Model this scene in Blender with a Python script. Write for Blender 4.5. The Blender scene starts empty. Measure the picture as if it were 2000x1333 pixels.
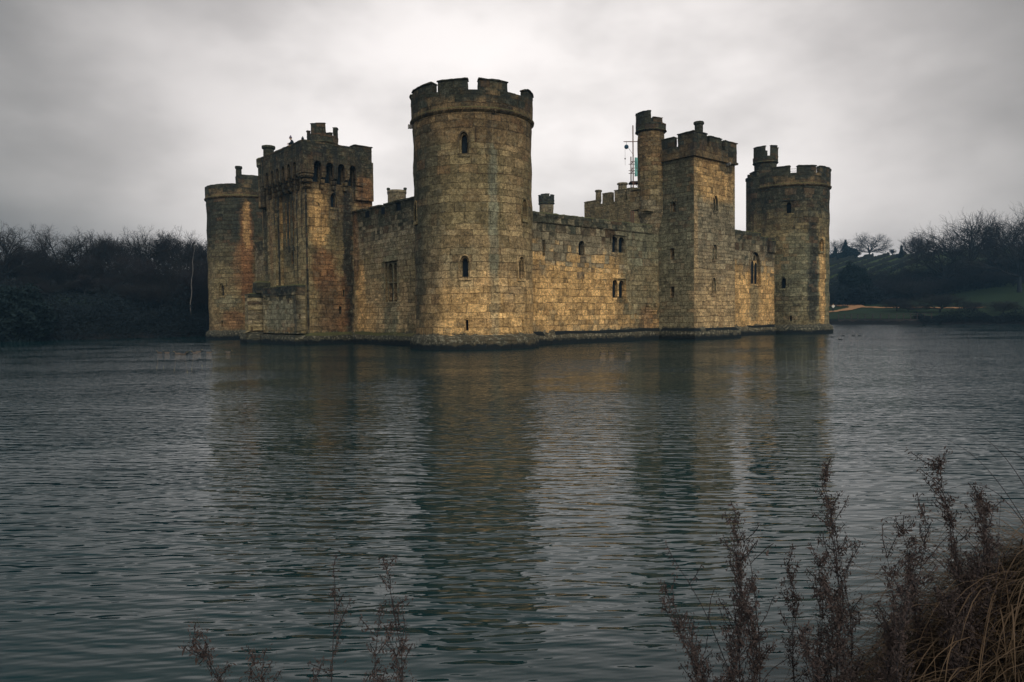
import bpy, bmesh, math, random
import numpy as np
from mathutils import Vector, Matrix, noise as mnoise
rad = math.radians
S = bpy.context.scene
COL = S.collection

# ------------------------------------------------------------------ camera
PITCH, ROLL, EYE = 0.0339, 0.0112, 2.2419
cd = bpy.data.cameras.new("camera")
cd.sensor_width = 36.0
cd.lens = 1418.38 / 2000 * 36
cd.clip_start, cd.clip_end = 0.05, 6000
cam = bpy.data.objects.new("camera", cd)
COL.objects.link(cam)
cam.matrix_world = (Matrix.Translation((0, 0, EYE)) @ Matrix.Rotation(rad(90) - PITCH, 4, 'X')
                    @ Matrix.Rotation(-ROLL, 4, 'Z'))
S.camera = cam
S.view_settings.view_transform = 'Standard'
S.view_settings.look = 'None'
S.view_settings.gamma = 1
S.view_settings.exposure = 0.0
HAZE = 0.00050

# ------------------------------------------------------------------ node helper
class NT:
    def __init__(s, tree):
        s.t = tree; s.n = tree.nodes; s.l = tree.links
    def new(s, typ, **kw):
        n = s.n.new(typ)
        for k, v in kw.items(): setattr(n, k, v)
        return n
    def put(s, sock, v):
        if isinstance(v, bpy.types.NodeSocket): s.l.new(v, sock)
        elif v is not None:
            if hasattr(sock.default_value, '__len__') and not hasattr(v, '__len__'): v = [v] * len(sock.default_value)
            if hasattr(v, '__len__') and len(sock.default_value) == 4 and len(v) == 3: v = (*v, 1)
            sock.default_value = v
    def math(s, op, a, b=None, c=None, clamp=False):
        n = s.new('ShaderNodeMath', operation=op, use_clamp=clamp)
        for i, v in enumerate((a, b, c)):
            if v is not None: s.put(n.inputs[i], v)
        return n.outputs[0]
    def vmath(s, op, a, b=None):
        n = s.new('ShaderNodeVectorMath', operation=op)
        s.put(n.inputs[0], a)
        if b is not None: s.put(n.inputs[1], b)
        return n.outputs['Value'] if op in ('LENGTH', 'DOT_PRODUCT') else n.outputs[0]
    def mix(s, f, a, b, blend='MIX'):
        n = s.new('ShaderNodeMix', data_type='RGBA', blend_type=blend)
        s.put(n.inputs[0], f); s.put(n.inputs[6], a); s.put(n.inputs[7], b)
        return n.outputs[2]
    def smooth(s, v, a, b, lo=0.0, hi=1.0):
        n = s.new('ShaderNodeMapRange', interpolation_type='SMOOTHSTEP')
        for i, q in enumerate((v, a, b, lo, hi)): s.put(n.inputs[i], q)
        return n.outputs[0]
    def noise(s, vec, scale, detail=3, rough=0.55, out=0, dim='3D'):
        n = s.new('ShaderNodeTexNoise', noise_dimensions=dim)
        s.put(n.inputs['Vector'], vec)
        s.put(n.inputs['Scale'], scale); s.put(n.inputs['Detail'], detail); s.put(n.inputs['Roughness'], rough)
        return n.outputs[out]
    def comb(s, x, y, z):
        n = s.new('ShaderNodeCombineXYZ')
        for i, v in enumerate((x, y, z)): s.put(n.inputs[i], v)
        return n.outputs[0]
    def sep(s, v):
        n = s.new('ShaderNodeSeparateXYZ'); s.put(n.inputs[0], v); return n.outputs
    def ramp(s, f, pts, interp='LINEAR'):
        n = s.new('ShaderNodeValToRGB'); s.put(n.inputs[0], f)
        r = n.color_ramp; r.interpolation = interp
        while len(r.elements) < len(pts): r.elements.new(0.5)
        for e, (p, c) in zip(r.elements, pts):
            e.position = p; e.color = (*c, 1) if len(c) == 3 else c
        return n.outputs[0]

# ------------------------------------------------------------------ world: overcast sky
SUN_EL, SUN_AZ = rad(36), rad(150)      # azimuth clockwise from +Y
W = bpy.data.worlds.new("World"); S.world = W; W.use_nodes = True
w = NT(W.node_tree); w.n.clear()
sky = w.new('ShaderNodeTexSky', sky_type='NISHITA', sun_disc=False)
sky.sun_elevation = SUN_EL; sky.sun_rotation = SUN_AZ; sky.air_density = 1.5; sky.dust_density = 4
d = w.vmath('NORMALIZE', w.new('ShaderNodeTexCoord').outputs['Generated'])
dx, dy, dz = w.sep(d)
c0 = Vector((0.03, 1, 0.15)).normalized()
dot = w.vmath('DOT_PRODUCT', d, tuple(c0))
# broad brightness of the cloud deck: pale break behind the castle, slate overhead, mid grey behind the camera
deck = w.ramp(w.math('MULTIPLY_ADD', dot, 0.5, 0.5), [
    (0.0, (1.15, 1.1, 1.02)), (0.30, (.85, .82, .78)), (0.55, (.24, .28, .32)), (0.72, (.12, .16, .195)),
    (0.84, (.16, .19, .215)), (0.905, (.42, .40, .388)), (0.955, (.76, .715, .695)), (0.98, (.96, .905, .88)), (0.995, (1.05, .99, .96)), (1.0, (1.07, 1.01, .98))])
cv = w.comb(w.math('MULTIPLY', dx, 1.0), dy, w.math('MULTIPLY', dz, 1.9))
n1 = w.noise(cv, 2.2, 5, 0.55)
n2 = w.noise(w.vmath('ADD', cv, (3.1, 1.7, 4.2)), 5.0, 4, 0.5)
cl = w.math('ADD', w.math('MULTIPLY', n1, 0.75), w.math('MULTIPLY', n2, 0.25))
clf = w.smooth(cl, 0.35, 0.62, 0.73, 1.12)
deck = w.mix(1.0, deck, w.comb(clf, clf, clf), 'MULTIPLY')
# low dark bank of cloud on the left horizon, a dull band on the right
ax = w.math('DIVIDE', dx, w.math('MAXIMUM', dy, 0.05))
lowl = w.math('MULTIPLY', w.smooth(ax, -0.36, -0.62), w.smooth(dz, 0.17, 0.07))
lowl = w.math('MULTIPLY', lowl, w.smooth(dy, 0.0, 0.3))
lowl = w.math('MULTIPLY', lowl, w.smooth(n2, 0.35, 0.6, 0.55, 0.85))
deck = w.mix(lowl, deck, (.105, .115, .125))
mixd = w.mix(0.94, w.mix(1.0, sky.outputs[0], (.1, .1, .1), 'MULTIPLY'), deck)
bg = w.new('ShaderNodeBackground'); w.put(bg.inputs[0], mixd); bg.inputs[1].default_value = 1.0
w.l.new(bg.outputs[0], w.new('ShaderNodeOutputWorld').inputs[0])

sd = bpy.data.lights.new("sun", 'SUN'); sd.energy = 1.35; sd.angle = rad(30); sd.color = (1.0, .90, .74)
sun = bpy.data.objects.new("sun", sd); COL.objects.link(sun)
sdir = Vector((math.sin(SUN_AZ) * math.cos(SUN_EL), math.cos(SUN_AZ) * math.cos(SUN_EL), math.sin(SUN_EL)))
sun.rotation_euler = sdir.to_track_quat('Z', 'Y').to_euler()

# ------------------------------------------------------------------ materials
def mat(name):
    m = bpy.data.materials.new(name); m.use_nodes = True
    t = NT(m.node_tree); t.n.clear()
    b = t.new('ShaderNodeBsdfPrincipled')
    t.l.new(b.outputs[0], t.new('ShaderNodeOutputMaterial').inputs[0])
    return m, t, b

def plain(name, c, rough=0.8, vary=0.35, scale=3.0):
    m, t, b = mat(name)
    p = t.new('ShaderNodeTexCoord').outputs['Object']
    n = t.noise(p, scale, 4)
    t.put(b.inputs['Base Color'], t.mix(n, [x * (1 - vary) for x in c], [min(1, x * (1 + vary)) for x in c]))
    b.inputs['Roughness'].default_value = rough
    b.inputs['Specular IOR Level'].default_value = 0.15
    return m

def bump(t, b, h, dist, strength=1.0):
    n = t.new('ShaderNodeBump'); t.put(n.inputs['Height'], h)
    n.inputs['Distance'].default_value = dist; n.inputs['Strength'].default_value = strength
    t.l.new(n.outputs[0], b.inputs['Normal'])

PALETTE = {
    'gold': (.50, .315, .135), 'tan': (.36, .255, .135), 'olive': (.195, .155, .082), 'grey': (.21, .178, .118),
    'dark': (.055, .058, .042), 'black': (.018, .024, .026), 'rust': (.27, .13, .06), 'brown': (.165, .115, .06),
    'pale': (.38, .36, .26), 'lichen': (.235, .235, .165), 'greygreen': (.135, .135, .09),
}
def stone(name, ramp, patches=(), rowh=0.52, bw=0.85, plinth=1.0, streak=0.5, seed=0.0, speck=0.25, plain_blocks=False):
    """ashlar sandstone: ramp = [(height, palette key)...]; patches = (s, z, rs, rz, key, strength)"""
    m, t, b = mat(name)
    uv = t.new('ShaderNodeUVMap').outputs[0]
    su, sv, _ = t.sep(uv)
    uvs = t.vmath('ADD', uv, (seed * 3.7, seed * 1.9, seed))
    big = t.noise(uvs, 0.16, 3)
    med = t.noise(uvs, 0.7, 4, 0.6)
    fine = t.noise(uvs, 7.0, 5, 0.7)
    vfine = t.noise(uvs, 24.0, 4, 0.75)
    # wandering joints
    wob = t.noise(t.comb(su, t.math('MULTIPLY', sv, 2.0), seed), 0.8, 3)
    vv = t.math('ADD', sv, t.math('MULTIPLY', t.math('SUBTRACT', wob, 0.5), 0.22))
    hv = t.noise(t.comb(0.0, sv, seed), 0.55, 1)
    vv = t.math('ADD', vv, t.math('MULTIPLY', hv, 1.3))
    row = t.math('FLOOR', t.math('DIVIDE', vv, rowh))
    wx = t.noise(t.comb(t.math('MULTIPLY', su, 0.75), t.math('MULTIPLY', row, 5.3), seed), 1.0, 1)
    jag = t.math('MULTIPLY', t.math('SUBTRACT', fine, 0.5), 0.10)
    uu = t.math('ADD', t.math('ADD', su, t.math('MULTIPLY', wx, 1.5)), jag)
    vv2 = t.math('ADD', vv, t.math('MULTIPLY', t.math('SUBTRACT', fine, 0.5), 0.09))
    br = t.new('ShaderNodeTexBrick', offset=0.47, offset_frequency=2, squash=1.25, squash_frequency=3)
    t.put(br.inputs['Vector'], t.comb(uu, vv2, 0.0))
    t.put(br.inputs['Color1'], (0, 0, 0)); t.put(br.inputs['Color2'], (1, 1, 1)); t.put(br.inputs['Mortar'], (.5, .5, .5))
    t.put(br.inputs['Scale'], 1.0); t.put(br.inputs['Mortar Size'], 0.017); t.put(br.inputs['Mortar Smooth'], 0.7)
    t.put(br.inputs['Bias'], 0.0); t.put(br.inputs['Brick Width'], bw); t.put(br.inputs['Row Height'], rowh)
    rnd, joint = br.outputs['Color'], br.outputs['Fac']
    # second, shifted reading of the blocks for hue
    wn = t.new('ShaderNodeTexWhiteNoise', noise_dimensions='2D')
    t.put(wn.inputs['Vector'], t.comb(t.math('MULTIPLY', rnd, 57.3), row, 0.0))
    hue = wn.outputs['Value']
    # height bands, with ragged edges
    hz = t.math('ADD', sv, t.math('MULTIPLY', t.math('SUBTRACT', med, 0.5), 5.0))
    hz = t.math('ADD', hz, t.math('MULTIPLY', t.math('SUBTRACT', hue, 0.5), 2.2))
    zmax = 20.0
    col = t.ramp(t.math('DIVIDE', hz, zmax), [(max(0, min(1, z / zmax)), PALETTE[k]) for z, k in ramp])
    for i, (ps, pz, rs, rz, key, st) in enumerate(patches):
        ds = t.math('DIVIDE', t.math('SUBTRACT', su, ps), rs)
        dz_ = t.math('DIVIDE', t.math('SUBTRACT', sv, pz), rz)
        ln = t.math('SQRT', t.math('ADD', t.math('MULTIPLY', ds, ds), t.math('POWER', t.math('ABSOLUTE', dz_), 4.0)))
        ln = t.math('ADD', ln, t.math('MULTIPLY', t.math('SUBTRACT', t.math('ADD', t.math('MULTIPLY', med, .6), t.math('MULTIPLY', hue, 0.4)), 0.5), 0.9))
        msk = t.math('MULTIPLY', t.smooth(ln, 1.15, 0.6), st)
        col = t.mix(msk, col, PALETTE[key])
    # block to block
    lum = t.math('ADD', 0.70, t.math('MULTIPLY', rnd, 0.62))
    hd = t.smooth(sv, 5.0, 16.5, 1.06, .84); lum = t.math('MULTIPLY', lum, hd)
    col = t.mix(1.0, col, t.comb(lum, lum, lum), 'MULTIPLY')
    col = t.mix(t.smooth(hue, 0.78, 0.97, 0, 0.22), col, PALETTE['rust'])
    col = t.mix(t.smooth(hue, 0.24, 0.04, 0, 0.28), col, PALETTE['dark'])
    mot = t.smooth(t.noise(t.vmath('ADD', uvs, (5, 1, 7)), 3.2, 6, .72), .34, .62, .50, 1.16)
    mot = t.math('MULTIPLY', mot, t.smooth(t.noise(t.comb(uu, t.math('MULTIPLY', row, .53), seed), .9, 2, .5), .3, .7, .78, 1.16))
    col = t.mix(1.0, col, t.comb(mot, mot, mot), 'MULTIPLY')
    # grain and pitting
    g = t.smooth(fine, .25, .75, .45, 1.6)
    col = t.mix(1.0, col, t.comb(g, g, g), 'MULTIPLY')
    g2 = t.smooth(vfine, 0.36, 0.62, 0.45, 1.4)
    col = t.mix(1.0, col, t.comb(g2, g2, g2), 'MULTIPLY')
    # running water stains
    st1 = t.noise(t.comb(t.math('MULTIPLY', su, 1.5), t.math('MULTIPLY', sv, 0.10), seed + 4), 1.0, 5, 0.62)
    st1 = t.math('ADD', st1, t.math('MULTIPLY', t.math('SUBTRACT', t.math('MINIMUM', sv, 17.0), 9.0), 0.011))
    sm = t.smooth(st1, 0.52, 0.72, 0.0, streak)
    col = t.mix(t.math('MULTIPLY', sm, t.smooth(fine, 0.2, 0.6, 0.5, 1.0)), col, PALETTE['black'])
    # lichen bloom
    lich = t.noise(t.vmath('ADD', uvs, (9, 5, 2)), 2.6, 6, 0.7)
    col = t.mix(t.math('MULTIPLY', t.smooth(lich, 0.52, 0.68), speck), col, PALETTE['pale'])
    # joints
    jk = t.mix(t.smooth(med, 0.4, 0.6), (.10, .05, .026), (.02, .02, .015))
    col = t.mix(t.math('MULTIPLY', joint, t.smooth(t.noise(uvs, 1.1, 4, .6), 0.38, 0.6, 0.92, 0.25)), col, jk)
    # damp foot of the wall
    if plinth:
        pz = t.math('ADD', sv, t.math('MULTIPLY', t.math('SUBTRACT', t.noise(uvs, 1.3, 6, .7), 0.5), 1.3))
        col = t.mix(t.smooth(pz, plinth + 0.12, plinth - 0.05, 0, 0.93), col, (.045, .048, .038))
        spots = t.math('MULTIPLY', t.smooth(t.noise(t.vmath('ADD', uvs, (2, 8, 1)), 4.5, 6, 0.75), 0.50, 0.62), t.smooth(pz, plinth + .15, plinth - .1))
        spots = t.math('MULTIPLY', spots, t.smooth(sv, 0.25, 0.5))
        col = t.mix(t.math('MULTIPLY', spots, 0.7), col, (.36, .34, .25))
        col = t.mix(t.smooth(t.math('ADD', sv, t.math('MULTIPLY', t.math('SUBTRACT', t.noise(uvs, 1.7, 4, .7), .5), .9)), 0.46, 0.26, 0, 0.96), col, (.008, .014, .018))
    # moss on ledges
    nz = t.sep(t.new('ShaderNodeNewGeometry').outputs['Normal'])[2]
    col = t.mix(t.math('MULTIPLY', t.smooth(nz, 0.35, 0.8, 0, 0.75), t.smooth(sv, 2.5, 4)), col, t.mix(fine, (.05, .06, .02), (.17, .17, .07)))
    t.put(b.inputs['Base Color'], col)
    b.inputs['Roughness'].default_value = 0.9
    b.inputs['Specular IOR Level'].default_value = 0.2
    h = t.math('ADD', t.math('MULTIPLY', joint, -1.0), t.math('MULTIPLY', fine, 0.75))
    h = t.math('ADD', h, t.math('MULTIPLY', rnd, 0.5))
    h = t.math('ADD', h, t.math('MULTIPLY', vfine, 0.3))
    bump(t, b, h, 0.12, 1.0)
    return m

M = {}
M['void'] = plain('painted_dark_interior', (.003, .009, .016), 0.6, .2)  # near-black colour stands in for the unlit depth behind openings
M['lead'] = plain('roof_lead', (.10, .10, .095), 0.7)
M['steel'] = plain('galvanised_tube', (.22, .21, .20), 0.5)
M['rustpole'] = plain('scaffold_tube', (.16, .09, .07), 0.6)
M['net'] = plain('teal_netting', (.16, .38, .36), 0.9)
M['blue'] = plain('blue_plastic', (.015, .05, .09), 0.5)
M['bark'] = plain('bark', (.018, .023, .028), 0.95, .4, 2.0)
M['twig'] = plain('twigs', (.024, .025, .027), 0.95, .3, .6)
M['twig2'] = plain('reddish_twigs', (.030, .029, .033), 0.95, .3, .6)
M['birch'] = plain('birch_bark', (.15, .14, .13), 0.8, .5, 1.5)
M['ever'] = plain('evergreen_needles', (.010, .020, .022), 0.9, .4, 1.0)
M['thicket'] = plain('thicket_twigs', (.012, .019, .024), 0.95, .5, .25)
M['weed'] = plain('dry_weed_stem', (.036, .033, .037), 0.9, .35, 6)
M['seed'] = plain('dry_seed_heads', (.060, .046, .044), 0.9, .4, 9)
M['wood'] = plain('weathered_timber', (.05, .045, .045), 0.9)
M['vine'] = plain('vine_stems', (.014, .017, .014), 0.95)
M['white'] = plain('white_coat', (.75, .74, .68), 0.8, .1)
M['coat'] = plain('navy_coat', (.018, .026, .04), 0.9, .2)
M['skin'] = plain('skin', (.48, .29, .21), 0.6, .1)
M['hat'] = plain('woolly_hat', (.10, .08, .14), 0.9, .5, 30)
M['blonde'] = plain('fair_hair', (.45, .34, .20), 0.8, .2)
M['pink'] = plain('pink_coat', (.45, .20, .18), 0.8, .2)
M['duckb'] = plain('duck_brown', (.07, .055, .045), 0.8, .4, 12)
M['duckp'] = plain('duck_pale', (.11, .088, .072), 0.8, .2, 12)
M['duckd'] = plain('duck_dark', (.010, .016, .020), 0.6, .2)
M['beak'] = plain('bill', (.35, .26, .06), 0.5, .1)

# grass blades: tan and brown mixed by blade (random per island)
def blade_mat():
    m, t, b = mat('dry_grass_blades')
    r = t.new('ShaderNodeNewGeometry').outputs['Random Per Island']
    col = t.ramp(r, [(0, (.020, .016, .013)), (.55, (.048, .034, .022)), (.8, (.11, .078, .048)), (1, (.22, .15, .09))])
    t.put(b.inputs['Base Color'], col); b.inputs['Roughness'].default_value = .85
    b.inputs['Specular IOR Level'].default_value = 0.15
    return m
M['blade'] = blade_mat()
M['tanblade'] = plain('tan_grass', (.115, .078, .050), .85, .5, 3)

# ------------------------------------------------------------------ object helpers
def setp(o, label=None, cat=None, group=None, kind=None):
    if label: o['label'] = label
    if cat: o['category'] = cat
    if group: o['group'] = group
    if kind: o['kind'] = kind
    return o
def empty(name, loc=(0, 0, 0), rz=0, **kw):
    o = bpy.data.objects.new(name, None); COL.objects.link(o)
    o.location = loc; o.rotation_euler = (0, 0, rz); o.empty_display_size = .3
    return setp(o, **kw)
def link(name, me, m=None, parent=None, **kw):
    o = bpy.data.objects.new(name, me); COL.objects.link(o)
    for x in (m if isinstance(m, (list, tuple)) else [m]):
        if x: me.materials.append(x)
    o.parent = parent
    return setp(o, **kw)
def from_bm(name, bm, m, parent=None, smooth=False, **kw):
    me = bpy.data.meshes.new(name)
    bmesh.ops.recalc_face_normals(bm, faces=bm.faces)
    bm.to_mesh(me); bm.free()
    if smooth: me.shade_smooth()
    return link(name, me, m, parent, **kw)
def copy_tree(o, parent=None, loc=None, rz=None, scale=None, label=None):
    c = o.copy(); COL.objects.link(c); c.parent = parent
    if loc is not None: c.location = loc
    if rz is not None: c.rotation_euler = (0, 0, rz)
    if scale is not None: c.scale = scale
    if label: c['label'] = label
    for ch in o.children: copy_tree(ch, c)
    return c
def np_mesh(name, V, F):
    """V (n,3), F (m,k) numpy"""
    me = bpy.data.meshes.new(name)
    k = F.shape[1]
    me.vertices.add(len(V)); me.vertices.foreach_set('co', V.astype(np.float32).ravel())
    me.loops.add(F.size); me.loops.foreach_set('vertex_index', F.astype(np.int32).ravel())
    me.polygons.add(len(F)); me.polygons.foreach_set('loop_start', np.arange(0, F.size, k, dtype=np.int32))
    me.polygons.foreach_set('loop_total', np.full(len(F), k, dtype=np.int32))
    me.update(calc_edges=True)
    return me

def nz3(p, s, k=1.0):
    return mnoise.noise_vector(Vector(p) * s) * k

# mappings: (s, t, z) -> local castle coordinates. s along the wall, t outward from the face
def cyl(u0, v0, R):
    def f(s, t, z):
        a = s / R
        return (u0 + (R + t) * math.cos(a), v0 + (R + t) * math.sin(a), z)
    return f
def plane_v(v0, sgn=-1):     # face whose outside is sgn*v
    return lambda s, t, z: (s, v0 + sgn * t, z)
def plane_u(u0, sgn=-1):
    return lambda s, t, z: (u0 + sgn * t, s, z)

def add_block(bm, f, s0, s1, t0, t1, z0, z1, ns=1, nzv=1, nt=1, rough=0.0, taper=0.0, seed=0, round_top=0.0):
    """curved / worn box with its own UVs (metres)"""
    uvl = bm.loops.layers.uv.verify()
    cache = {}
    def P(i, j, k):
        key = (i, j, k)
        if key in cache: return cache[key]
        s = s0 + (s1 - s0) * i / ns; t = t0 + (t1 - t0) * j / nt; z = z0 + (z1 - z0) * k / nzv
        fz = k / nzv
        s += (-1 if i == ns else (1 if i == 0 else 0)) * taper * fz
        if round_top and k == nzv and (i in (0, ns) or j in (0, nt)): z -= round_top
        x, y, zz = f(s, t, z)
        if rough:
            n = nz3((x + seed, y, zz), 2.3, rough) + nz3((x, y + seed, zz), 7.0, rough * .5)
            x += n.x; y += n.y; zz += n.z * (1 if k > 0 else 0)
        v = bm.verts.new((x, y, zz)); cache[key] = (v, s, z, t); return cache[key]
    def face(q):
        vs = [c[0] for c in q]
        fc = bm.faces.new(vs)
        for lp, c in zip(fc.loops, q): lp[uvl].uv = (c[1] + c[3] * .3, c[2] + (c[3] * .3 if q[0][2] == q[2][2] else 0))
    for i in range(ns):
        for k in range(nzv):
            face([P(i, nt, k), P(i + 1, nt, k), P(i + 1, nt, k + 1), P(i, nt, k + 1)])
            face([P(i + 1, 0, k), P(i, 0, k), P(i, 0, k + 1), P(i + 1, 0, k + 1)])
        for j in range(nt):
            face([P(i, j, nzv), P(i, j + 1, nzv), P(i + 1, j + 1, nzv), P(i + 1, j, nzv)])
            face([P(i, j + 1, 0), P(i, j, 0), P(i + 1, j, 0), P(i + 1, j + 1, 0)])
    for k in range(nzv):
        for j in range(nt):
            face([P(0, j, k), P(0, j + 1, k), P(0, j + 1, k + 1), P(0, j, k + 1)])
            face([P(ns, j + 1, k), P(ns, j, k), P(ns, j, k + 1), P(ns, j + 1, k + 1)])

def cyl_uv(me, u0, v0, R):
    uv = me.uv_layers[0] if len(me.uv_layers) else me.uv_layers.new(name='UVMap')
    uv.name = 'UVMap'
    for p in me.polygons:
        c = p.center; ac = math.atan2(c.y - v0, c.x - u0) % (2 * math.pi)
        rr = math.hypot(c.x - u0, c.y - v0)
        for li in p.loop_indices:
            co = me.vertices[me.loops[li].vertex_index].co
            a = math.atan2(co.y - v0, co.x - u0) % (2 * math.pi)
            if a - ac > math.pi: a -= 2 * math.pi
            if ac - a > math.pi: a += 2 * math.pi
            r = math.hypot(co.x - u0, co.y - v0)
            uv.data[li].uv = (a * R + (R - r), co.z + (R - r) * (1 if abs(p.normal.z) > .7 else 0))
def box_uv(me):
    uv = me.uv_layers[0] if len(me.uv_layers) else me.uv_layers.new(name='UVMap')
    uv.name = 'UVMap'
    for p in me.polygons:
        n = p.normal
        for li in p.loop_indices:
            co = me.vertices[me.loops[li].vertex_index].co
            if abs(n.z) > .7: q = (co.x, co.y)
            elif abs(n.x) > abs(n.y): q = (co.y, co.z)
            else: q = (co.x, co.z)
            uv.data[li].uv = q

def lathe_bm(profile, u0, v0, seg=96, rough=0.0):
    bm = bmesh.new(); rings = []
    for r, z in profile:
        rings.append([bm.verts.new((u0 + r * math.cos(2 * math.pi * i / seg), v0 + r * math.sin(2 * math.pi * i / seg), z)) for i in range(seg)])
    for a, b_ in zip(rings, rings[1:]):
        for i in range(seg):
            j = (i + 1) % seg; bm.faces.new((a[i], a[j], b_[j], b_[i]))
    bm.faces.new(rings[0][::-1]); bm.faces.new(rings[-1])
    if rough:
        for v in bm.verts:
            q = nz3((v.co.x, v.co.y, v.co.z * 1.6), 1.7, rough) + nz3(v.co, 5.0, rough * .5); v.co.x += q.x; v.co.y += q.y; v.co.z += q.z * .5
    return bm

def arch_pts(w_, h, kind):
    """outline in (x,z), bottom centre at origin"""
    hw = w_ / 2
    if kind == 'rect': return [(-hw, 0), (hw, 0), (hw, h), (-hw, h)]
    sp = h - (w_ * (0.95 if kind == 'pointed' else 0.5))
    pts = [(-hw, 0), (hw, 0)]
    if kind == 'round':
        for i in range(0, 9):
            a = math.pi * i / 8; pts.append((hw * math.cos(a), sp + hw * math.sin(a)))
    else:
        rise = h - sp
        for i in range(0, 6):
            q = i / 5; pts.append((hw * (1 - q ** 1.9), sp + rise * math.sin(q * math.pi / 2) ** .95))
        for i in range(4, -1, -1):
            q = i / 5; pts.append((-hw * (1 - q ** 1.9), sp + rise * math.sin(q * math.pi / 2) ** .95))
    return pts
def prism(bm, fr, pts, y0, y1, dx=0, dz=0):
    """extrude outline along the frame's outward axis from y0 to y1"""
    O, X, Y = fr
    a = [bm.verts.new(O + X * (x + dx) + Vector((0, 0, z + dz)) + Y * y0) for x, z in pts]
    b_ = [bm.verts.new(O + X * (x + dx) + Vector((0, 0, z + dz)) + Y * y1) for x, z in pts]
    n = len(pts)
    bm.faces.new(a[::-1]); bm.faces.new(b_)
    for i in range(n):
        j = (i + 1) % n; bm.faces.new((a[i], a[j], b_[j], b_[i]))
def ring_prism(bm, fr, inner, outer, y0, y1, dx=0, dz=0):
    """frame between two outlines of equal point count, open at their foot"""
    O, X, Y = fr
    def mk(pts, y): return [bm.verts.new(O + X * (x + dx) + Vector((0, 0, z + dz)) + Y * y) for x, z in pts]
    ia, ib, oa, ob = mk(inner, y0), mk(inner, y1), mk(outer, y0), mk(outer, y1)
    n = len(inner)
    for i in range(1, n):
        j = (i + 1) % n
        bm.faces.new((ib[i], ib[j], ob[j], ob[i])); bm.faces.new((ia[j], ia[i], oa[i], oa[j]))
        bm.faces.new((ob[i], ob[j], oa[j], oa[i])); bm.faces.new((ia[i], ia[j], ib[j], ib[i]))
def fbox(bm, fr, x0, x1, y0, y1, z0, z1):
    prism(bm, fr, [(x0, z0), (x1, z0), (x1, z1), (x0, z1)], y0, y1)

def frame_at(f, s, z, t=0.0):
    """frame on a mapping at arc s: origin, tangent X, outward Y"""
    p = Vector(f(s, t, z)); Y = (Vector(f(s, t + 1, z)) - p).normalized()
    X = Vector((0, 0, 1)).cross(Y) * -1
    return (p, X, Y)

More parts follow.
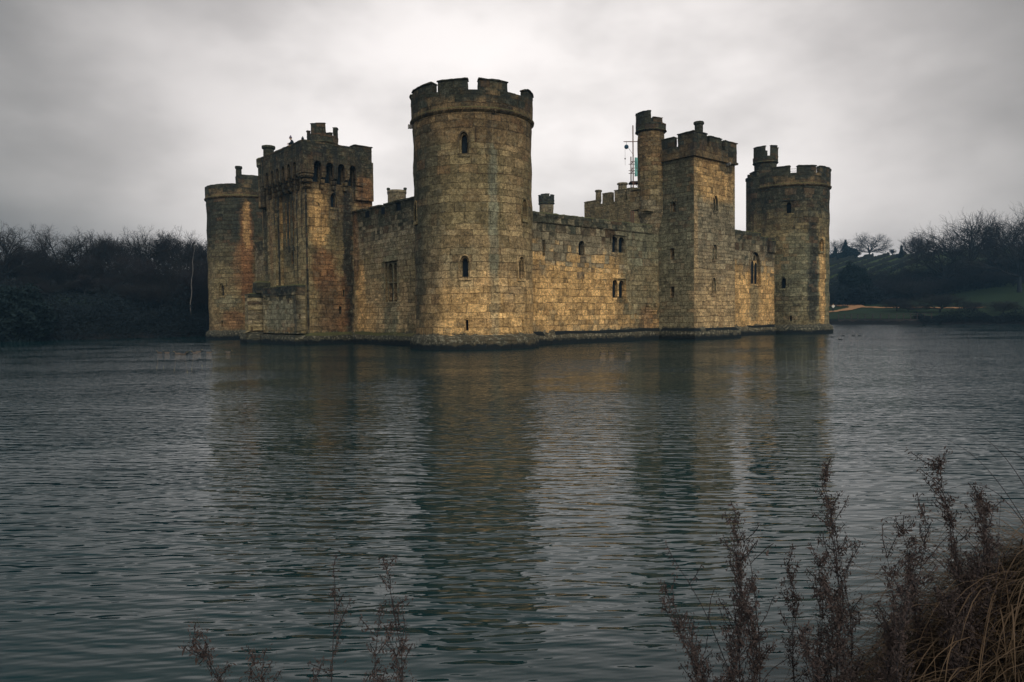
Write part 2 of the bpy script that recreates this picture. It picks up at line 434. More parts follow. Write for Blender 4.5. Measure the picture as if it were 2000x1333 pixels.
class Body:
    """a wall solid that collects openings, cut by booleans at the end"""
    def __init__(s, name, bm, m, parent, uvf, label=None):
        s.o = from_bm(name, bm, m, parent); s.uvf = uvf; s.outer = []; s.inner = []
        if label: s.o['label'] = label
    def cut(s):
        for lst in (s.outer, s.inner):
            if not lst: continue
            bm = bmesh.new()
            for fr, pts, y0, y1, dx_, dz_ in lst: prism(bm, fr, pts, y0, y1, dx_, dz_)
            bmesh.ops.recalc_face_normals(bm, faces=bm.faces)
            me = bpy.data.meshes.new('cut'); bm.to_mesh(me); bm.free()
            c = bpy.data.objects.new('cut', me); COL.objects.link(c)
            md = s.o.modifiers.new('b', 'BOOLEAN'); md.object = c; md.operation = 'DIFFERENCE'; md.solver = 'EXACT'
            dg = bpy.context.evaluated_depsgraph_get()
            # the bodies still sit unparented-identical, so cut in local space
            par = s.o.parent; s.o.parent = None
            bpy.context.view_layer.update(); dg = bpy.context.evaluated_depsgraph_get()
            new = bpy.data.meshes.new_from_object(s.o.evaluated_get(dg))
            s.o.modifiers.clear(); s.o.data = new; s.o.parent = par
            bpy.data.objects.remove(c); bpy.data.meshes.remove(me)
        s.uvf(s.o.data)
    def window(s, f, sa, z, kind='lancet', w_=.62, h=1.45, m=None, flip=False):
        fr = frame_at(f, sa, z); bm = bmesh.new(); gl = bmesh.new()
        if kind == 'lancet':          # moulded arch, narrow light, sloping sill
            s.outer.append((fr, arch_pts(w_, h, 'pointed'), -.16, .3, 0, 0))
            s.inner.append((fr, arch_pts(w_ * .62, h * .90, 'pointed'), -1.0, .0, 0, .0))
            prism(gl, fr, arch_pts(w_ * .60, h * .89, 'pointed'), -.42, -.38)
            ring_prism(bm, fr, arch_pts(w_ * 1.02, h * 1.01, 'pointed'), arch_pts(w_ * 1.34, h + .12, 'pointed'), -.02, .05)
            fbox(bm, fr, -w_ * .62, w_ * .62, -.15, .10, -.20, .015)
        elif kind == 'cusped':        # small light in a square-headed frame
            s.outer.append((fr, arch_pts(w_, h, 'rect'), -.10, .3, 0, 0))
            s.inner.append((fr, arch_pts(w_ * .5, h * .9, 'round'), -.9, 0, 0, 0))
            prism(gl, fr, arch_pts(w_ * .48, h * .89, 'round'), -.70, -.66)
            fbox(bm, fr, -w_ * .7, w_ * .7, -.02, .07, h + .01, h + .12)
            fbox(bm, fr, -w_ * .55, w_ * .55, -.09, .05, -.14, .01)
        elif kind == 'slit':
            s.inner.append((fr, arch_pts(w_, h, 'rect'), -.9, .3, 0, 0))
            prism(gl, fr, arch_pts(w_ * .98, h * .99, 'rect'), -.72, -.68)
            fbox(bm, fr, -w_ * .7, w_ * .7, -.02, .03, h + .005, h + .16)
        elif kind == 'arch':
            s.inner.append((fr, arch_pts(w_, h, 'round'), -.9, .3, 0, 0))
            prism(gl, fr, arch_pts(w_ * .98, h * .99, 'round'), -.55, -.5)
            fbox(bm, fr, -w_ * .6, w_ * .6, -.3, .05, -.13, -.005)
        elif kind == 'twin':          # two lights under a square label
            s.outer.append((fr, arch_pts(w_, h, 'rect'), -.10, .3, 0, 0))
            for sg in (-1, 1):
                s.inner.append((fr, arch_pts(w_ * .43, h * .94, 'round'), -.9, 0, sg * w_ * .26, 0))
                prism(gl, fr, arch_pts(w_ * .42, h * .93, 'round'), -.45, -.40, sg * w_ * .26)
            fbox(bm, fr, -w_ * .60, w_ * .62, -.02, .10, h + .04, h + .14)
            fbox(bm, fr, w_ * .54, w_ * .62, -.02, .09, h * .55, h + .03)
            fbox(bm, fr, -w_ * .55, w_ * .55, -.09, .05, -.22, -.005)
        elif kind == 'cross':         # mullion and transom, four lights
            s.outer.append((fr, arch_pts(w_, h, 'rect'), -.22, .3, 0, 0))
            for sg in (-1, 1):
                for z0, hh, kk in ((.05, h * .46, 'rect'), (h * .50, h * .46, 'round')):
                    s.inner.append((fr, arch_pts(w_ * .36, hh, kk), -1.1, 0, sg * w_ * .23, z0))
                    prism(gl, fr, arch_pts(w_ * .35, hh * .99, kk), -.6, -.56, sg * w_ * .23, z0)
            fbox(bm, fr, -w_ * .62, w_ * .62, -.02, .10, h + .02, h + .12)
            fbox(bm, fr, -w_ * .55, w_ * .55, -.2, .05, -.15, -.005)
        elif kind == 'chapel':        # tall traceried light of the chapel
            s.outer.append((fr, arch_pts(w_, h, 'pointed'), -.28, .3, 0, 0))
            for k in (-1, 0, 1):
                hh = h * (.66 if k else .70)
                s.inner.append((fr, arch_pts(w_ * .275, hh, 'pointed'), -1.0, 0, k * w_ * .30, .08))
                prism(gl, fr, arch_pts(w_ * .27, hh * .99, 'pointed'), -.42, -.38, k * w_ * .30, .08)
            for k in (-.5, .5):
                s.inner.append((fr, arch_pts(w_ * .20, h * .16, 'pointed'), -.8, 0, k * w_ * .34, h * .74))
                prism(gl, fr, arch_pts(w_ * .19, h * .15, 'pointed'), -.5, -.46, k * w_ * .34, h * .74)
            ring_prism(bm, fr, arch_pts(w_ * 1.01, h * 1.005, 'pointed'), arch_pts(w_ * 1.16, h + .14, 'pointed'), -.02, .07)
            fbox(bm, fr, -w_ * .58, w_ * .58, -.26, .06, -.22, -.005)
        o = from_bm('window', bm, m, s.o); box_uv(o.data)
        # the dark pane, painted as the unlit interior, belongs to the same window mesh
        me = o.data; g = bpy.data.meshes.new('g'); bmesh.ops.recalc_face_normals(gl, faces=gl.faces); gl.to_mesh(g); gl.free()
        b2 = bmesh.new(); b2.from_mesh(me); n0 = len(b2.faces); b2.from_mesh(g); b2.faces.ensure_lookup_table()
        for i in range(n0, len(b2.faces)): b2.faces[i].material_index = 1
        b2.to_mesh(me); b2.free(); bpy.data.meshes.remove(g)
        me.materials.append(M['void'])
        return o

# ------------------------------------------------------------------ the castle
TH = 0.713; X0, Y0 = -2.7285, 53.5437
LU, LV, R = 45.55, 43.99, 4.305
CT, ST = math.cos(TH), math.sin(TH)
def to_world(u, v, z=0): return (X0 + u * CT - v * ST, Y0 + u * ST + v * CT, z)
def to_local(X, Y):
    a, b_ = X - X0, Y - Y0
    return a * CT + b_ * ST, -a * ST + b_ * CT

castle = empty('castle', (X0, Y0, 0), TH, label='moated medieval stone castle with round corner towers and square mid towers', cat='castle')
P = [castle]
A = lambda deg, r=R: rad(deg) * r      # arc position on a round tower

PALETTE.update({k: tuple(min(.8, x * q * m_) for x, q in zip(v, (1.0, 1.0, .98))) for k, v in PALETTE.items() for m_ in [1.32 if k in ('gold', 'tan', 'olive', 'grey', 'greygreen', 'brown') else 1.0]})
mS_E = stone('stone_south_east_tower',
    [(0, 'gold'), (2.2, 'gold'), (5.0, 'tan'), (9.0, 'olive'), (12.5, 'olive'), (14.5, 'brown'), (16.6, 'brown')],
    [(A(250.5), 6.8, .40, 7.4, 'lichen', .9), (A(180), 7, 2.0, 9, 'dark', .62), (A(232), 3.2, 2.6, 2.4, 'gold', .45),  # dark patches paint the shade of the tower's left flank
     (A(150), 8, 2.4, 9, 'dark', .8), (A(222), 5.6, 1.3, 1.6, 'greygreen', .45), (A(276), 11, 1.2, 4.5, 'tan', .4)], streak=.45, rowh=.55, bw=.92)
mPAR = stone('stone_parapet', [(0, 'dark'), (16.2, 'brown'), (17.2, 'dark'), (18.5, 'dark')], [], plinth=0, streak=.6, speck=.16, seed=5)
mEC = stone('stone_east_curtain',
    [(0, 'tan'), (2.4, 'gold'), (6.2, 'gold'), (7.4, 'grey'), (9.0, 'grey'), (9.9, 'dark'), (11, 'dark')],
    [(18.6, 6.2, 3.2, 5.5, 'greygreen', .8), (15.6, 2.8, 1.0, 1.2, 'dark', .5), (35, 3.6, 6.0, 3.9, 'gold', .5), (37.2, 3.4, 1.0, 2.2, 'greygreen', .6),
     (40.3, 9.6, .9, 1.8, 'black', .7), (19.3, 1.6, 1.3, 1.6, 'rust', .5)], rowh=.50, bw=.60, streak=.45, seed=2)
mET = stone('stone_east_tower',
    [(0, 'tan'), (3, 'tan'), (8, 'grey'), (12, 'grey'), (14, 'olive'), (16.5, 'brown')],
    [(-2.4, 8, 2.6, 11, 'greygreen', .80), (-2.6, 13.6, 2.6, 3.8, 'dark', .5), (24.1, 14.3, 3.6, 2.1, 'gold', .85), (21.2, 6.5, .35, 9, 'tan', .7),
     (26.0, 15.8, 1.2, .8, 'dark', .8), (24.1, 3.2, 3.4, 2.0, 'tan', .5)], rowh=.37, bw=.56, streak=.35, seed=7)
mNE = stone('stone_north_east_tower',
    [(0, 'olive'), (6, 'greygreen'), (11, 'olive'), (14, 'dark'), (17, 'dark')],
    [(A(263), 5.4, .62, 5.6, 'gold', .9), (A(244), 7, .75, 6.5, 'black', .85), (A(222), 9, 1.6, 2.4, 'greygreen', .6), (A(205), 3, 1.6, 3, 'dark', .55)],
    streak=.6, seed=11, rowh=.43, bw=.64)
mSW = stone('stone_south_west_tower',
    [(0, 'brown'), (6, 'olive'), (12, 'dark'), (17, 'dark')],
    [(A(250), 9.5, .75, 6.6, 'rust', .8), (A(250), 13, .45, 3.0, 'gold', .6), (A(243), 8, 1.2, 3.0, 'rust', .5), (A(215), 4.2, 1.6, .9, 'greygreen', .6), (A(228), 2.2, 1.6, 1.0, 'rust', .6)],
    streak=.55, seed=13, speck=.12, rowh=.40, bw=.74)
mPT = stone('stone_postern_tower',
    [(0, 'brown'), (4, 'olive'), (10, 'olive'), (13, 'brown'), (17, 'dark')],
    [(-4.0, 10.9, .95, 2.5, 'gold', .95), (-1.2, 7.5, .55, 7.5, 'black', .9), (-3.6, 6.6, 1.2, 2.0, 'rust', .75), (-2.7, 3.6, 1.5, 3.0, 'rust', .65),
     (-3.2, 3.0, 1.0, 3.2, 'dark', .5), (-2.0, 11.3, .7, 2.6, 'black', .5), (.5, 13.6, 1.0, 1.5, 'rust', .6),
     (17.6, 7.0, .6, 9, 'olive', .5), (21.3, 11.0, 2.3, 4.2, 'dark', .75), (26.6, 8, 1.2, 8, 'dark', .8), (24.6, 9, .6, 3, 'rust', .4)] + [(v_, z_, w_, h_, 'black', .9) for v_, z_, w_, h_ in ((17.0, 7.5, .10, 7.5), (17.75, 11.5, .12, 2.6), (18.75, 9.5, .12, 5), (19.7, 11, .16, 3), (20.4, 9.6, .14, 4), (21.4, 11, .2, 3), (22.9, 9, .22, 5.6), (23.6, 12, .12, 2))],
    rowh=.42, bw=.58, streak=.95, seed=17, speck=.30)
mSC = stone('stone_south_curtain',
    [(0, 'olive'), (3.5, 'tan'), (6, 'olive'), (9, 'grey'), (10.5, 'dark'), (12.5, 'dark')],
    [(15.6, 3.7, .9, 3.6, 'gold', .85), (14.2, 2.0, 1.4, 1.5, 'gold', .7), (16.4, 8.5, .6, 3.4, 'rust', .5), (10.5, 4.0, 1.4, 4.4, 'greygreen', .7), (6.6, 2.8, 1.6, 3, 'dark', .4)],
    rowh=.36, bw=.50, streak=.6, seed=19)
mIN = stone('stone_inner_buildings', [(0, 'grey'), (17, 'olive'), (20, 'grey')], [], plinth=0, rowh=.32, bw=.5, streak=.25, seed=23, speck=.35)
mDK = stone('stone_mossy_pier', [(0, 'olive'), (1.6, 'olive'), (3.0, 'grey'), (4.1, 'olive'), (4.4, 'dark'), (6, 'dark')],
    [(19.5, 1.6, 1.2, .6, 'rust', .6), (22, 4.85, 5, .5, 'black', .8), (21, 2.6, 3.4, 1.5, 'lichen', .7), (17.6, 2.5, .4, 2, 'black', .7), (-6.2, 3, .9, 3, 'black', .75)], rowh=.42, bw=.6, streak=.5, seed=29)  # black at the right edge and slot flank is painted shade

def round_tower(u0, v0, m, merlons, top=17.42, mtop=18.12, low=(), label=None, name='corner_tower', zs=16.26, gapbar=(), rough_wall=False):
    Rr = R
    prof = [(Rr + .42, -1.6), (Rr + .42, .55), (Rr + .36, .78), (Rr + .02, 1.03), (Rr, 1.10)]
    prof += [(Rr + .035 * math.sin(z * 2.1), z) for z in np.arange(1.6, 16.0, .5)] + [(Rr, 16.1)]
    B = Body(name, lathe_bm(prof, u0, v0, 112, .035), m, castle, lambda me: cyl_uv(me, u0, v0, Rr), label)
    sc = lathe_bm([(Rr - .2, 16.0), (Rr + .06, 16.04), (Rr + .20, 16.16), (Rr + .22, 16.26), (Rr + .12, 16.34), (Rr - .2, 16.36)], u0, v0, 112, .02)
    o = from_bm('string_course', sc, mPAR, B.o); cyl_uv(o.data, u0, v0, Rr)
    f = cyl(u0, v0, Rr)
    bm = bmesh.new()
    ring = lathe_bm([(Rr - .45, 16.30), (Rr + .11, 16.33), (Rr + .12, top), (Rr - .42, top), (Rr - .45, 16.45)], u0, v0, 112, .045)
    o = from_bm('parapet', ring, mPAR, B.o); cyl_uv(o.data, u0, v0, Rr)
    rf = lathe_bm([(Rr - .4, 16.2), (Rr - .4, 16.5), (0.2, 16.9)], u0, v0, 48)
    o = from_bm('roof', rf, M['lead'], B.o)
    for k, (a0, a1, *zt) in enumerate(merlons):
        zt = zt[0] if zt else mtop
        s0, s1 = A(a0), A(a1); n = max(4, int((s1 - s0) / .22))
        bm = bmesh.new()
        add_block(bm, f, s0, s1, -.40, .115, top - .03, zt, n, 4, 2, .038, .02, k * 7, .03)
        add_block(bm, f, s0 - .05, s1 + .05, -.46, .19, zt + .0, zt + .17, n, 1, 2, .05, 0.05, k * 7 + 3, .08)
        from_bm('merlon', bm, mPAR, B.o)
    return B, f

# near (south-east) tower
B1, f1 = round_tower(0, 0, mS_E, [(159.7, 194.5), (200.4, 228.5), (237.8, 265.6), (293.9, 318), (326, 352), (0, 26), (34, 60), (68, 94), (102, 128), (134, 153)],
    top=17.46, label='near round corner tower, tallest looking, with pointed lancets and battered plinth')
bm = bmesh.new(); add_block(bm, f1, A(265.8), A(293.7), -.40, .115, 17.42, 17.52, 14, 1, 2, .03, 0, 5); from_bm('merlon', bm, mPAR, B1.o, label='merlon broken down to a low stub')
B1.window(f1, A(224.5), 13.2, 'lancet', .66, 1.45, mS_E)
B1.window(f1, A(223.7), 4.92, 'lancet', .66, 1.46, mS_E)
B1.window(f1, A(282.0), 4.90, 'lancet', .66, 1.50, mS_E)
B1.window(f1, A(288.3), 9.05, 'lancet', .66, 1.40, mS_E)
B1.window(f1, A(160.2), 9.05, 'lancet', .66, 1.40, mS_E)
B1.window(f1, A(225.0), 1.32, 'slit', .20, .72, mS_E)
B1.window(f1, A(284.3), 1.25, 'slit', .20, .75, mS_E)
B1.cut()
def spout(f, s, z, parent, m=None, white=False):
    fr = frame_at(f, s, z); bm = bmesh.new()
    prism(bm, fr, [(-.07, -.10), (.07, -.10), (.10, .05), (.0, .12), (-.10, .05)], -.1, .38)
    fbox(bm, fr, -.12, .12, .0, .14, -.16, .12)
    o = from_bm('spout', bm, m or mPAR, parent); box_uv(o.data); return o
spout(f1, A(251.8), 16.12, B1.o)
# flood lamp on a bracket at the tower's left edge
fr = frame_at(f1, A(155), 15.85); bm = bmesh.new()
fbox(bm, fr, -.14, .14, .10, .34, -.12, .12); fbox(bm, fr, -.16, .16, .34, .37, -.14, .14); fbox(bm, fr, -.03, .03, -.1, .10, -.03, .03)
fl = from_bm('flood_lamp', bm, M['steel'], B1.o)

# north-east tower
B2, f2 = round_tower(LU, 0, mNE, [(185.2, 210.9), (220.0, 247.8), (254.5, 281), (289, 315), (324, 350), (0, 24), (34, 60), (70, 96), (106, 130), (140, 160)],
    label='far right round corner tower with stair turret')
for a, z, k, ww, hh in [(209, 13.1, 'cusped', .95, 1.35), (259.3, 8.95, 'lancet', .66, 1.35), (201.5, 4.95, 'lancet', .6, 1.3), (212, 1.4, 'slit', .2, .6)]:
    B2.window(f2, A(a), z, k, ww, hh, mNE)
B2.cut(); spout(f2, A(229), 16.12, B2.o)
for a0, a1 in ((210.9, 220.0), (247.8, 254.5)):
    bm = bmesh.new()
    for zz in (17.62, 17.86):
        add_block(bm, f2, A(a0) - .1, A(a1) + .1, -.16, -.13, zz, zz + .035, 4)
    from_bm('guard_rail', bm, M['steel'], B2.o)

# south-west tower
B3, f3 = round_tower(0, LV, mSW, [], top=17.5, label='far left round corner tower without battlements')
bm = bmesh.new()
add_block(bm, f3, A(168), A(236), -.45, .12, 17.47, 17.58, 40, 1, 2, .04, 0, 3)
add_block(bm, f3, A(236), A(243), -.45, .12, 17.47, 18.35, 6, 3, 2, .03, 0, 4)
add_block(bm, f3, A(243), A(300), -1.2, .12, 17.47, 18.6, 30, 3, 2, .04, 0, 4)
from_bm('merlon', bm, mPAR, B3.o, label='raised stretch of parapet beside the chimney')
B3.window(f3, A(209.5), 4.95, 'lancet', .66, 1.4, mSW)
B3.window(f3, A(208.8), 1.38, 'slit', .2, .68, mSW)
B3.cut()
def chimney(u, v, r, z0, z1, m=None, seg=8, parent=None):
    bm = lathe_bm([(r, z0), (r * .94, z1 - .32), (r * .97, z1 - .30), (r * 1.18, z1 - .24), (r * 1.22, z1 - .10), (r * 1.12, z1), (r * .7, z1), (r * .6, z1 - .3)], u, v, seg)
    o = from_bm('chimney', bm, m or mIN, parent or castle); cyl_uv(o.data, u, v, max(r, .3)); return o
cu, cvv = to_local((474 - 1000) / 1418 * 84.5, 84.5); chimney(cu, cvv, .36, 17.4, 19.9, mPAR, 8, B3.o)

# curtain walls -------------------------------------------------
def curtain(name, f, s0, s1, top, m, uvf, thick=1.7, plinth=True, label=None):
    bm = bmesh.new()
    add_block(bm, f, s0, s1, -thick, 0, -1.6, top, max(1, int((s1 - s0) / 3)), 6, 1)
    bm.verts.ensure_lookup_table()
    B = Body(name, bm, m, castle, uvf, label)
    bp = bmesh.new()
    ax = [(0, -1.6), (.38, -1.6), (.38, .52), (.30, .76), (0, 1.02)]
    n = int((s1 - s0) / 1.2)
    rows = []
    for i in range(n + 1):
        s = s0 + (s1 - s0) * i / n
        rr = []
        for t_, z_ in ax:
            x, y, z = f(s, t_, z_); q = nz3((x, y, z), 1.5, .13)
            rr.append(bp.verts.new((x + q.x, y + q.y, z + (q.z if z > 0 else 0))))
        rows.append(rr)
    for a, b_ in zip(rows, rows[1:]):
        for k in range(len(ax) - 1): bp.faces.new((a[k], b_[k], b_[k + 1], a[k + 1]))
    bp.faces.new(rows[0]); bp.faces.new(rows[-1][::-1])
    o = from_bm('plinth', bp, m, B.o); box_uv(o.data)
    return B
fE = plane_v(-.65)
EC = curtain('curtain_wall', fE, 2.5, 21.2, 9.66, mEC, box_uv, label='curtain wall right of the near tower, gold below and dark mossy on top')
bm = bmesh.new()
add_block(bm, fE, 2.6, 20.0, -.55, .04, 9.6, 10.42, 90, 5, 2, .055, 0, 2, .10)
from_bm('parapet', bm, mEC, EC.o, label='ruined mossy parapet')
bm = bmesh.new(); add_block(bm, fE, 2.6, 20.0, -.3, .10, 9.56, 9.68, 60, 1, 1, .025, 0, 9); from_bm('string_course', bm, mEC, EC.o)
EC.window(fE, 6.45, 6.98, 'slit', .30, 1.22, mEC)
EC.window(fE, 10.75, 7.2, 'arch', .72, 1.2, mEC)
EC.window(fE, 15.4, 7.66, 'twin', 1.75, 1.45, mEC)
EC.window(fE, 15.4, 3.75, 'twin', 1.75, 1.62, mEC)
EC.window(fE, 8.4, 1.35, 'slit', .10, .3, mEC)
EC.window(fE, 17.6, 2.0, 'slit', .14, .01 + .4, mEC)
EC.cut()
# corbelled garderobe chute near the square tower
bm = bmesh.new()
add_block(bm, fE, 19.0, 19.5, -.05, .22, 3.0, 3.3, 2, 1, 1, .02); add_block(bm, fE, 20.2, 20.7, -.05, .22, 3.0, 3.3, 2, 1, 1, .02)
add_block(bm, fE, 18.9, 20.75, -.05, .12, 2.55, 2.95, 4, 1, 1, .02); from_bm('corbel', bm, mEC, EC.o)
EC2 = curtain('curtain_wall', fE, 27.2, 41.6, 10.3, mEC, box_uv, label='short curtain wall with tall pointed chapel window')
EC2.window(fE, 37.3, 5.35, 'chapel', 2.15, 3.45, mEC); EC2.cut()
bm = bmesh.new()
add_block(bm, fE, 27.3, 38.6, -.55, .03, 10.27, 10.95, 60, 4, 2, .06, 0, 31, .1)
add_block(bm, fE, 38.4, 41.5, -.55, .05, 10.27, 10.6, 18, 3, 2, .08, 0, 37, .12)
add_block(bm, fE, 39.9, 41.4, -.3, .22, 8.9, 10.3, 8, 5, 2, .05, 0, 39, .12)
from_bm('parapet', bm, mEC, EC2.o)
fS = plane_u(-.65)
SC = curtain('curtain_wall', fS, 2.5, 17.2, 11.02, mSC, box_uv, label='curtain wall left of the near tower with a mullioned window')
bm_s = [(2.6, 6.6), (6.75, 8.75), (9.57, 11.25), (12.05, 13.8), (14.78, 16.8)]
for i, (a0, a1) in enumerate(bm_s):
    bm = bmesh.new(); n = max(4, int((a1 - a0) / .25))
    add_block(bm, fS, a0, a1, -.45, 0.03, 10.98, 11.72, n, 4, 2, .02, 0, i * 3)
    add_block(bm, fS, a0 - .08, a1 + .08, -.52, .14, 11.72, 11.93, n, 1, 2, .04, .02, i * 3 + 1, .07)
    from_bm('merlon', bm, mSC, SC.o)
bm = bmesh.new(); add_block(bm, fS, 8.6, 9.7, -.5, .1, 11.72, 11.9, 5, 1, 2, .03); from_bm('coping', bm, mSC, SC.o)
for a0, a1 in ((8.75, 9.57), (11.25, 12.05), (13.8, 14.78)):
    bm = bmesh.new(); add_block(bm, fS, a0, a1, -.30, -.10, 10.9, 11.6); from_bm('embrasure_dark_panel', bm, M['void'], SC.o)  # near-black panels standing in for shade in the gaps
SC.window(fS, 10.5, 3.55, 'cross', 1.85, 3.4, mSC)
SC.cut()
SC2 = curtain('curtain_wall', fS, 27.0, LV - 3, 11.0, mSC, box_uv, label='hidden stretch of curtain wall left of the gate tower')
SC2.cut()

# east (right hand) square tower --------------------------------
def boxbody(name, u0, u1, v0, v1, z0, z1, m, label=None, n=8, plinth=True):
    bm = bmesh.new()
    bmesh.ops.create_cube(bm, size=1, matrix=Matrix.Translation(((u0 + u1) / 2, (v0 + v1) / 2, (z0 + z1) / 2)) @ Matrix.Diagonal((u1 - u0, v1 - v0, z1 - z0, 1)))
    B = Body(name, bm, m, castle, box_uv, label)
    if plinth:
        bp = bmesh.new()
        prof = [(.38, -1.6), (.38, .52), (.30, .76), (.0, 1.02)]
        rings = []
        for t_, z_ in prof:
            c = [(u0 - t_, v0 - t_), (u1 + t_, v0 - t_), (u1 + t_, v1 + t_), (u0 - t_, v1 + t_)]
            r_ = []
            for i in range(4):
                (xa, ya), (xb, yb) = c[i], c[(i + 1) % 4]
                for k in range(8):
                    x = xa + (xb - xa) * k / 8; y = ya + (yb - ya) * k / 8
                    q = nz3((x, y, z_), 1.5, .13) if t_ else Vector((0, 0, 0))
                    r_.append(bp.verts.new((x + q.x, y + q.y, z_ + q.z)))
            rings.append(r_)
        for a, b_ in zip(rings, rings[1:]):
            for i in range(32):
                j = (i + 1) % 32; bp.faces.new((a[i], a[j], b_[j], b_[i]))
        o = from_bm('plinth', bp, m, B.o); box_uv(o.data)
    return B
EU0, EU1, EV = 20.9, 27.35, -4.5
ET = boxbody('square_tower', EU0, EU1, EV, 1.0, -1.6, 16.15, mET, 'square tower on the right with battlements and a round stair turret')
fES, fEE = plane_u(EU0), plane_v(EV)
fEN, fEW = plane_u(EU1, 1), plane_v(1.0, 1)
ET.window(fES, -2.31, 11.4, 'cusped', .62, .95, mET)
ET.window(fES, -2.2, 7.2, 'slit', .42, 1.0, mET)
ET.window(fES, -2.17, 3.75, 'slit', .42, 1.0, mET)
ET.window(fES, -.55, 9.3, 'slit', .12, .6, mET)
ET.window(fEE, 24.2, 11.55, 'lancet', .62, 1.35, mET)
ET.window(fEE, 24.05, 7.2, 'lancet', .62, 1.3, mET)
ET.window(fEE, 23.9, 4.1, 'lancet', .62, 1.42, mET)
ET.window(fEE, 23.95, 1.45, 'slit', .1, .65, mET)
ET.window(fEE, 25.9, 11.4, 'slit', .1, .5, mET)
ET.cut()
def square_parapet(B, u0, u1, v0, v1, zb, zs, top, m, o_=.13):
    fs = {'S': (plane_u(u0 - o_), v0 - o_, v1 + o_), 'N': (plane_u(u1 + o_, 1), v0 - o_, v1 + o_),
          'E': (plane_v(v0 - o_), u0 - o_ + .5, u1 + o_ - .5), 'W': (plane_v(v1 + o_, 1), u0 - o_ + .5, u1 + o_ - .5)}
    bm = bmesh.new()
    for f, a, b_ in fs.values(): add_block(bm, f, a, b_, -.5, 0, zb, zs, int((b_ - a) / .5), 3, 1, .02)
    from_bm('parapet', bm, m, B.o)
    sc = bmesh.new()
    k = .10
    for f, a, b_ in ((plane_u(u0), v0 - .22, v1 + .22), (plane_u(u1, 1), v0 - .22, v1 + .22), (plane_v(v0), u0 - .005, u1 + .005), (plane_v(v1, 1), u0 - .005, u1 + .005)):
        add_block(sc, f, a, b_, -.1, .22, zb - .14, zb + .05, int((b_ - a) / .6), 1, 1, .012, 0, 0)
    from_bm('string_course', sc, m, B.o)
    return fs
fs = square_parapet(ET, EU0, EU1, EV, 1.0, 16.2, 17.12, 18.2, mPAR)
def merl(B, f, s0, s1, z0, z1, m, t0=-.5, t1=0.0, seed=0, cap=.16):
    bm = bmesh.new(); n = max(3, int((s1 - s0) / .22))
    add_block(bm, f, s0, s1, t0 + .03, t1 - .005, z0, z1 - cap, n, 4, 2, .035, .02, seed)
    add_block(bm, f, s0 - .05, s1 + .05, t0 - .04, t1 + .07, z1 - cap, z1, n, 1, 2, .045, .05, seed + 3, .08)
    return from_bm('merlon', bm, m, B.o)
merl(ET, fs['S'][0], -2.5, -.95, 17.08, 18.15, mPAR, seed=1)
mc = merl(ET, fs['S'][0], -4.63, -2.9, 17.08, 18.3, mPAR, seed=2)
merl(ET, fs['E'][0], 21.27, 22.75, 17.08, 18.32, mPAR, seed=3)
merl(ET, fs['E'][0], 23.1, 25.0, 17.08, 18.2, mPAR, seed=4)
merl(ET, fs['E'][0], 25.55, 27.48, 17.08, 18.15, mPAR, seed=5)
for i, (a, b_) in enumerate([(-4.2, -2.6), (-1.9, -.3)]): merl(ET, fs['N'][0], a, b_, 17.08, 18.15, mPAR, seed=6 + i)
for i, (a, b_) in enumerate([(21.6, 23.3), (24.1, 25.8), (26.2, 26.9)]): merl(ET, fs['W'][0], a, b_, 17.08, 18.15, mPAR, seed=9 + i)
bm = bmesh.new(); add_block(bm, plane_v(EV), EU0 + .2, EU1 - .2, -5.3, -.3, 16.1, 16.5, 1, 1, 1); from_bm('roof', bm, M['lead'], ET.o)
spout(fEE, 23.85 + 2.2, 16.0, ET.o, M['steel'])
cu, cvv = to_local((1366 - 1000) / 1418 * 70.0, 70.0); chimney(cu, cvv, .42, 16.3, 20.6, mPAR, 8, ET.o)

def stair_turret(parent, u0, v0, r, z0, zs, segs, m, label, base=0, full=True):
    """round turret with string course; segs = [(a0,a1,ztop)...] merlons on a sill at zs+.95"""
    prof = [(r * .45, z0 - 2.6), (r * .98, z0 - .1), (r, z0)] + [(r + .02 * math.sin(z * 3), z) for z in np.arange(z0 + .5, zs - .1, .6)] + [(r, zs)]
    o = from_bm('stair_turret', lathe_bm(prof, u0, v0, 40, .07), m, parent, label=label); cyl_uv(o.data, u0, v0, r)
    rp = r + .14
    bm = lathe_bm([(r - .1, zs - .16), (r + .05, zs - .12), (rp + .06, zs), (rp, zs + .1), (rp, zs + .62), (rp - .3, zs + .62), (rp - .3, zs + .05), (.1, zs + .04)], u0, v0, 40, .06)
    q = from_bm('parapet', bm, mPAR, parent); cyl_uv(q.data, u0, v0, r)
    f = cyl(u0, v0, rp)
    for k, (a0, a1, zt) in enumerate(segs):
        bm = bmesh.new(); n = max(4, int((rad(a1 - a0) * rp) / .15))
        add_block(bm, f, rad(a0) * rp, rad(a1) * rp, -.28, 0, zs + .6, zt - .1, n, 4, 1, .04, .03, k)
        add_block(bm, f, rad(a0) * rp - .03, rad(a1) * rp + .03, -.33, .05, zt - .1, zt, n, 1, 1, .04, .04, k, .05)
        from_bm('merlon', bm, mPAR, parent)
    return o
stair_turret(ET.o, 20.75, .05, 1.22, 11.6, 18.95, [(125, 220, 20.65), (224, 268, 20.05), (0, 60, 20.6), (72, 118, 20.6)], mET, 'round stair turret above the square tower')
bm = bmesh.new(); add_block(bm, fE, 18.7, 19.9, -.4, .30, 11.55, 11.75, 8, 1, 1, .03)
from_bm('corbel_table', bm, mET, ET.o)
bm = bmesh.new(); add_block(bm, plane_v(.6), 19.55, 20.6, -.9, .1, 11.9, 13.7, 4, 6, 2, .04, 0, 8, .08); add_block(bm, plane_v(.6), 19.45, 20.6, -1, .2, 13.7, 13.95, 4, 1, 2, .04, 0, 8, .08)
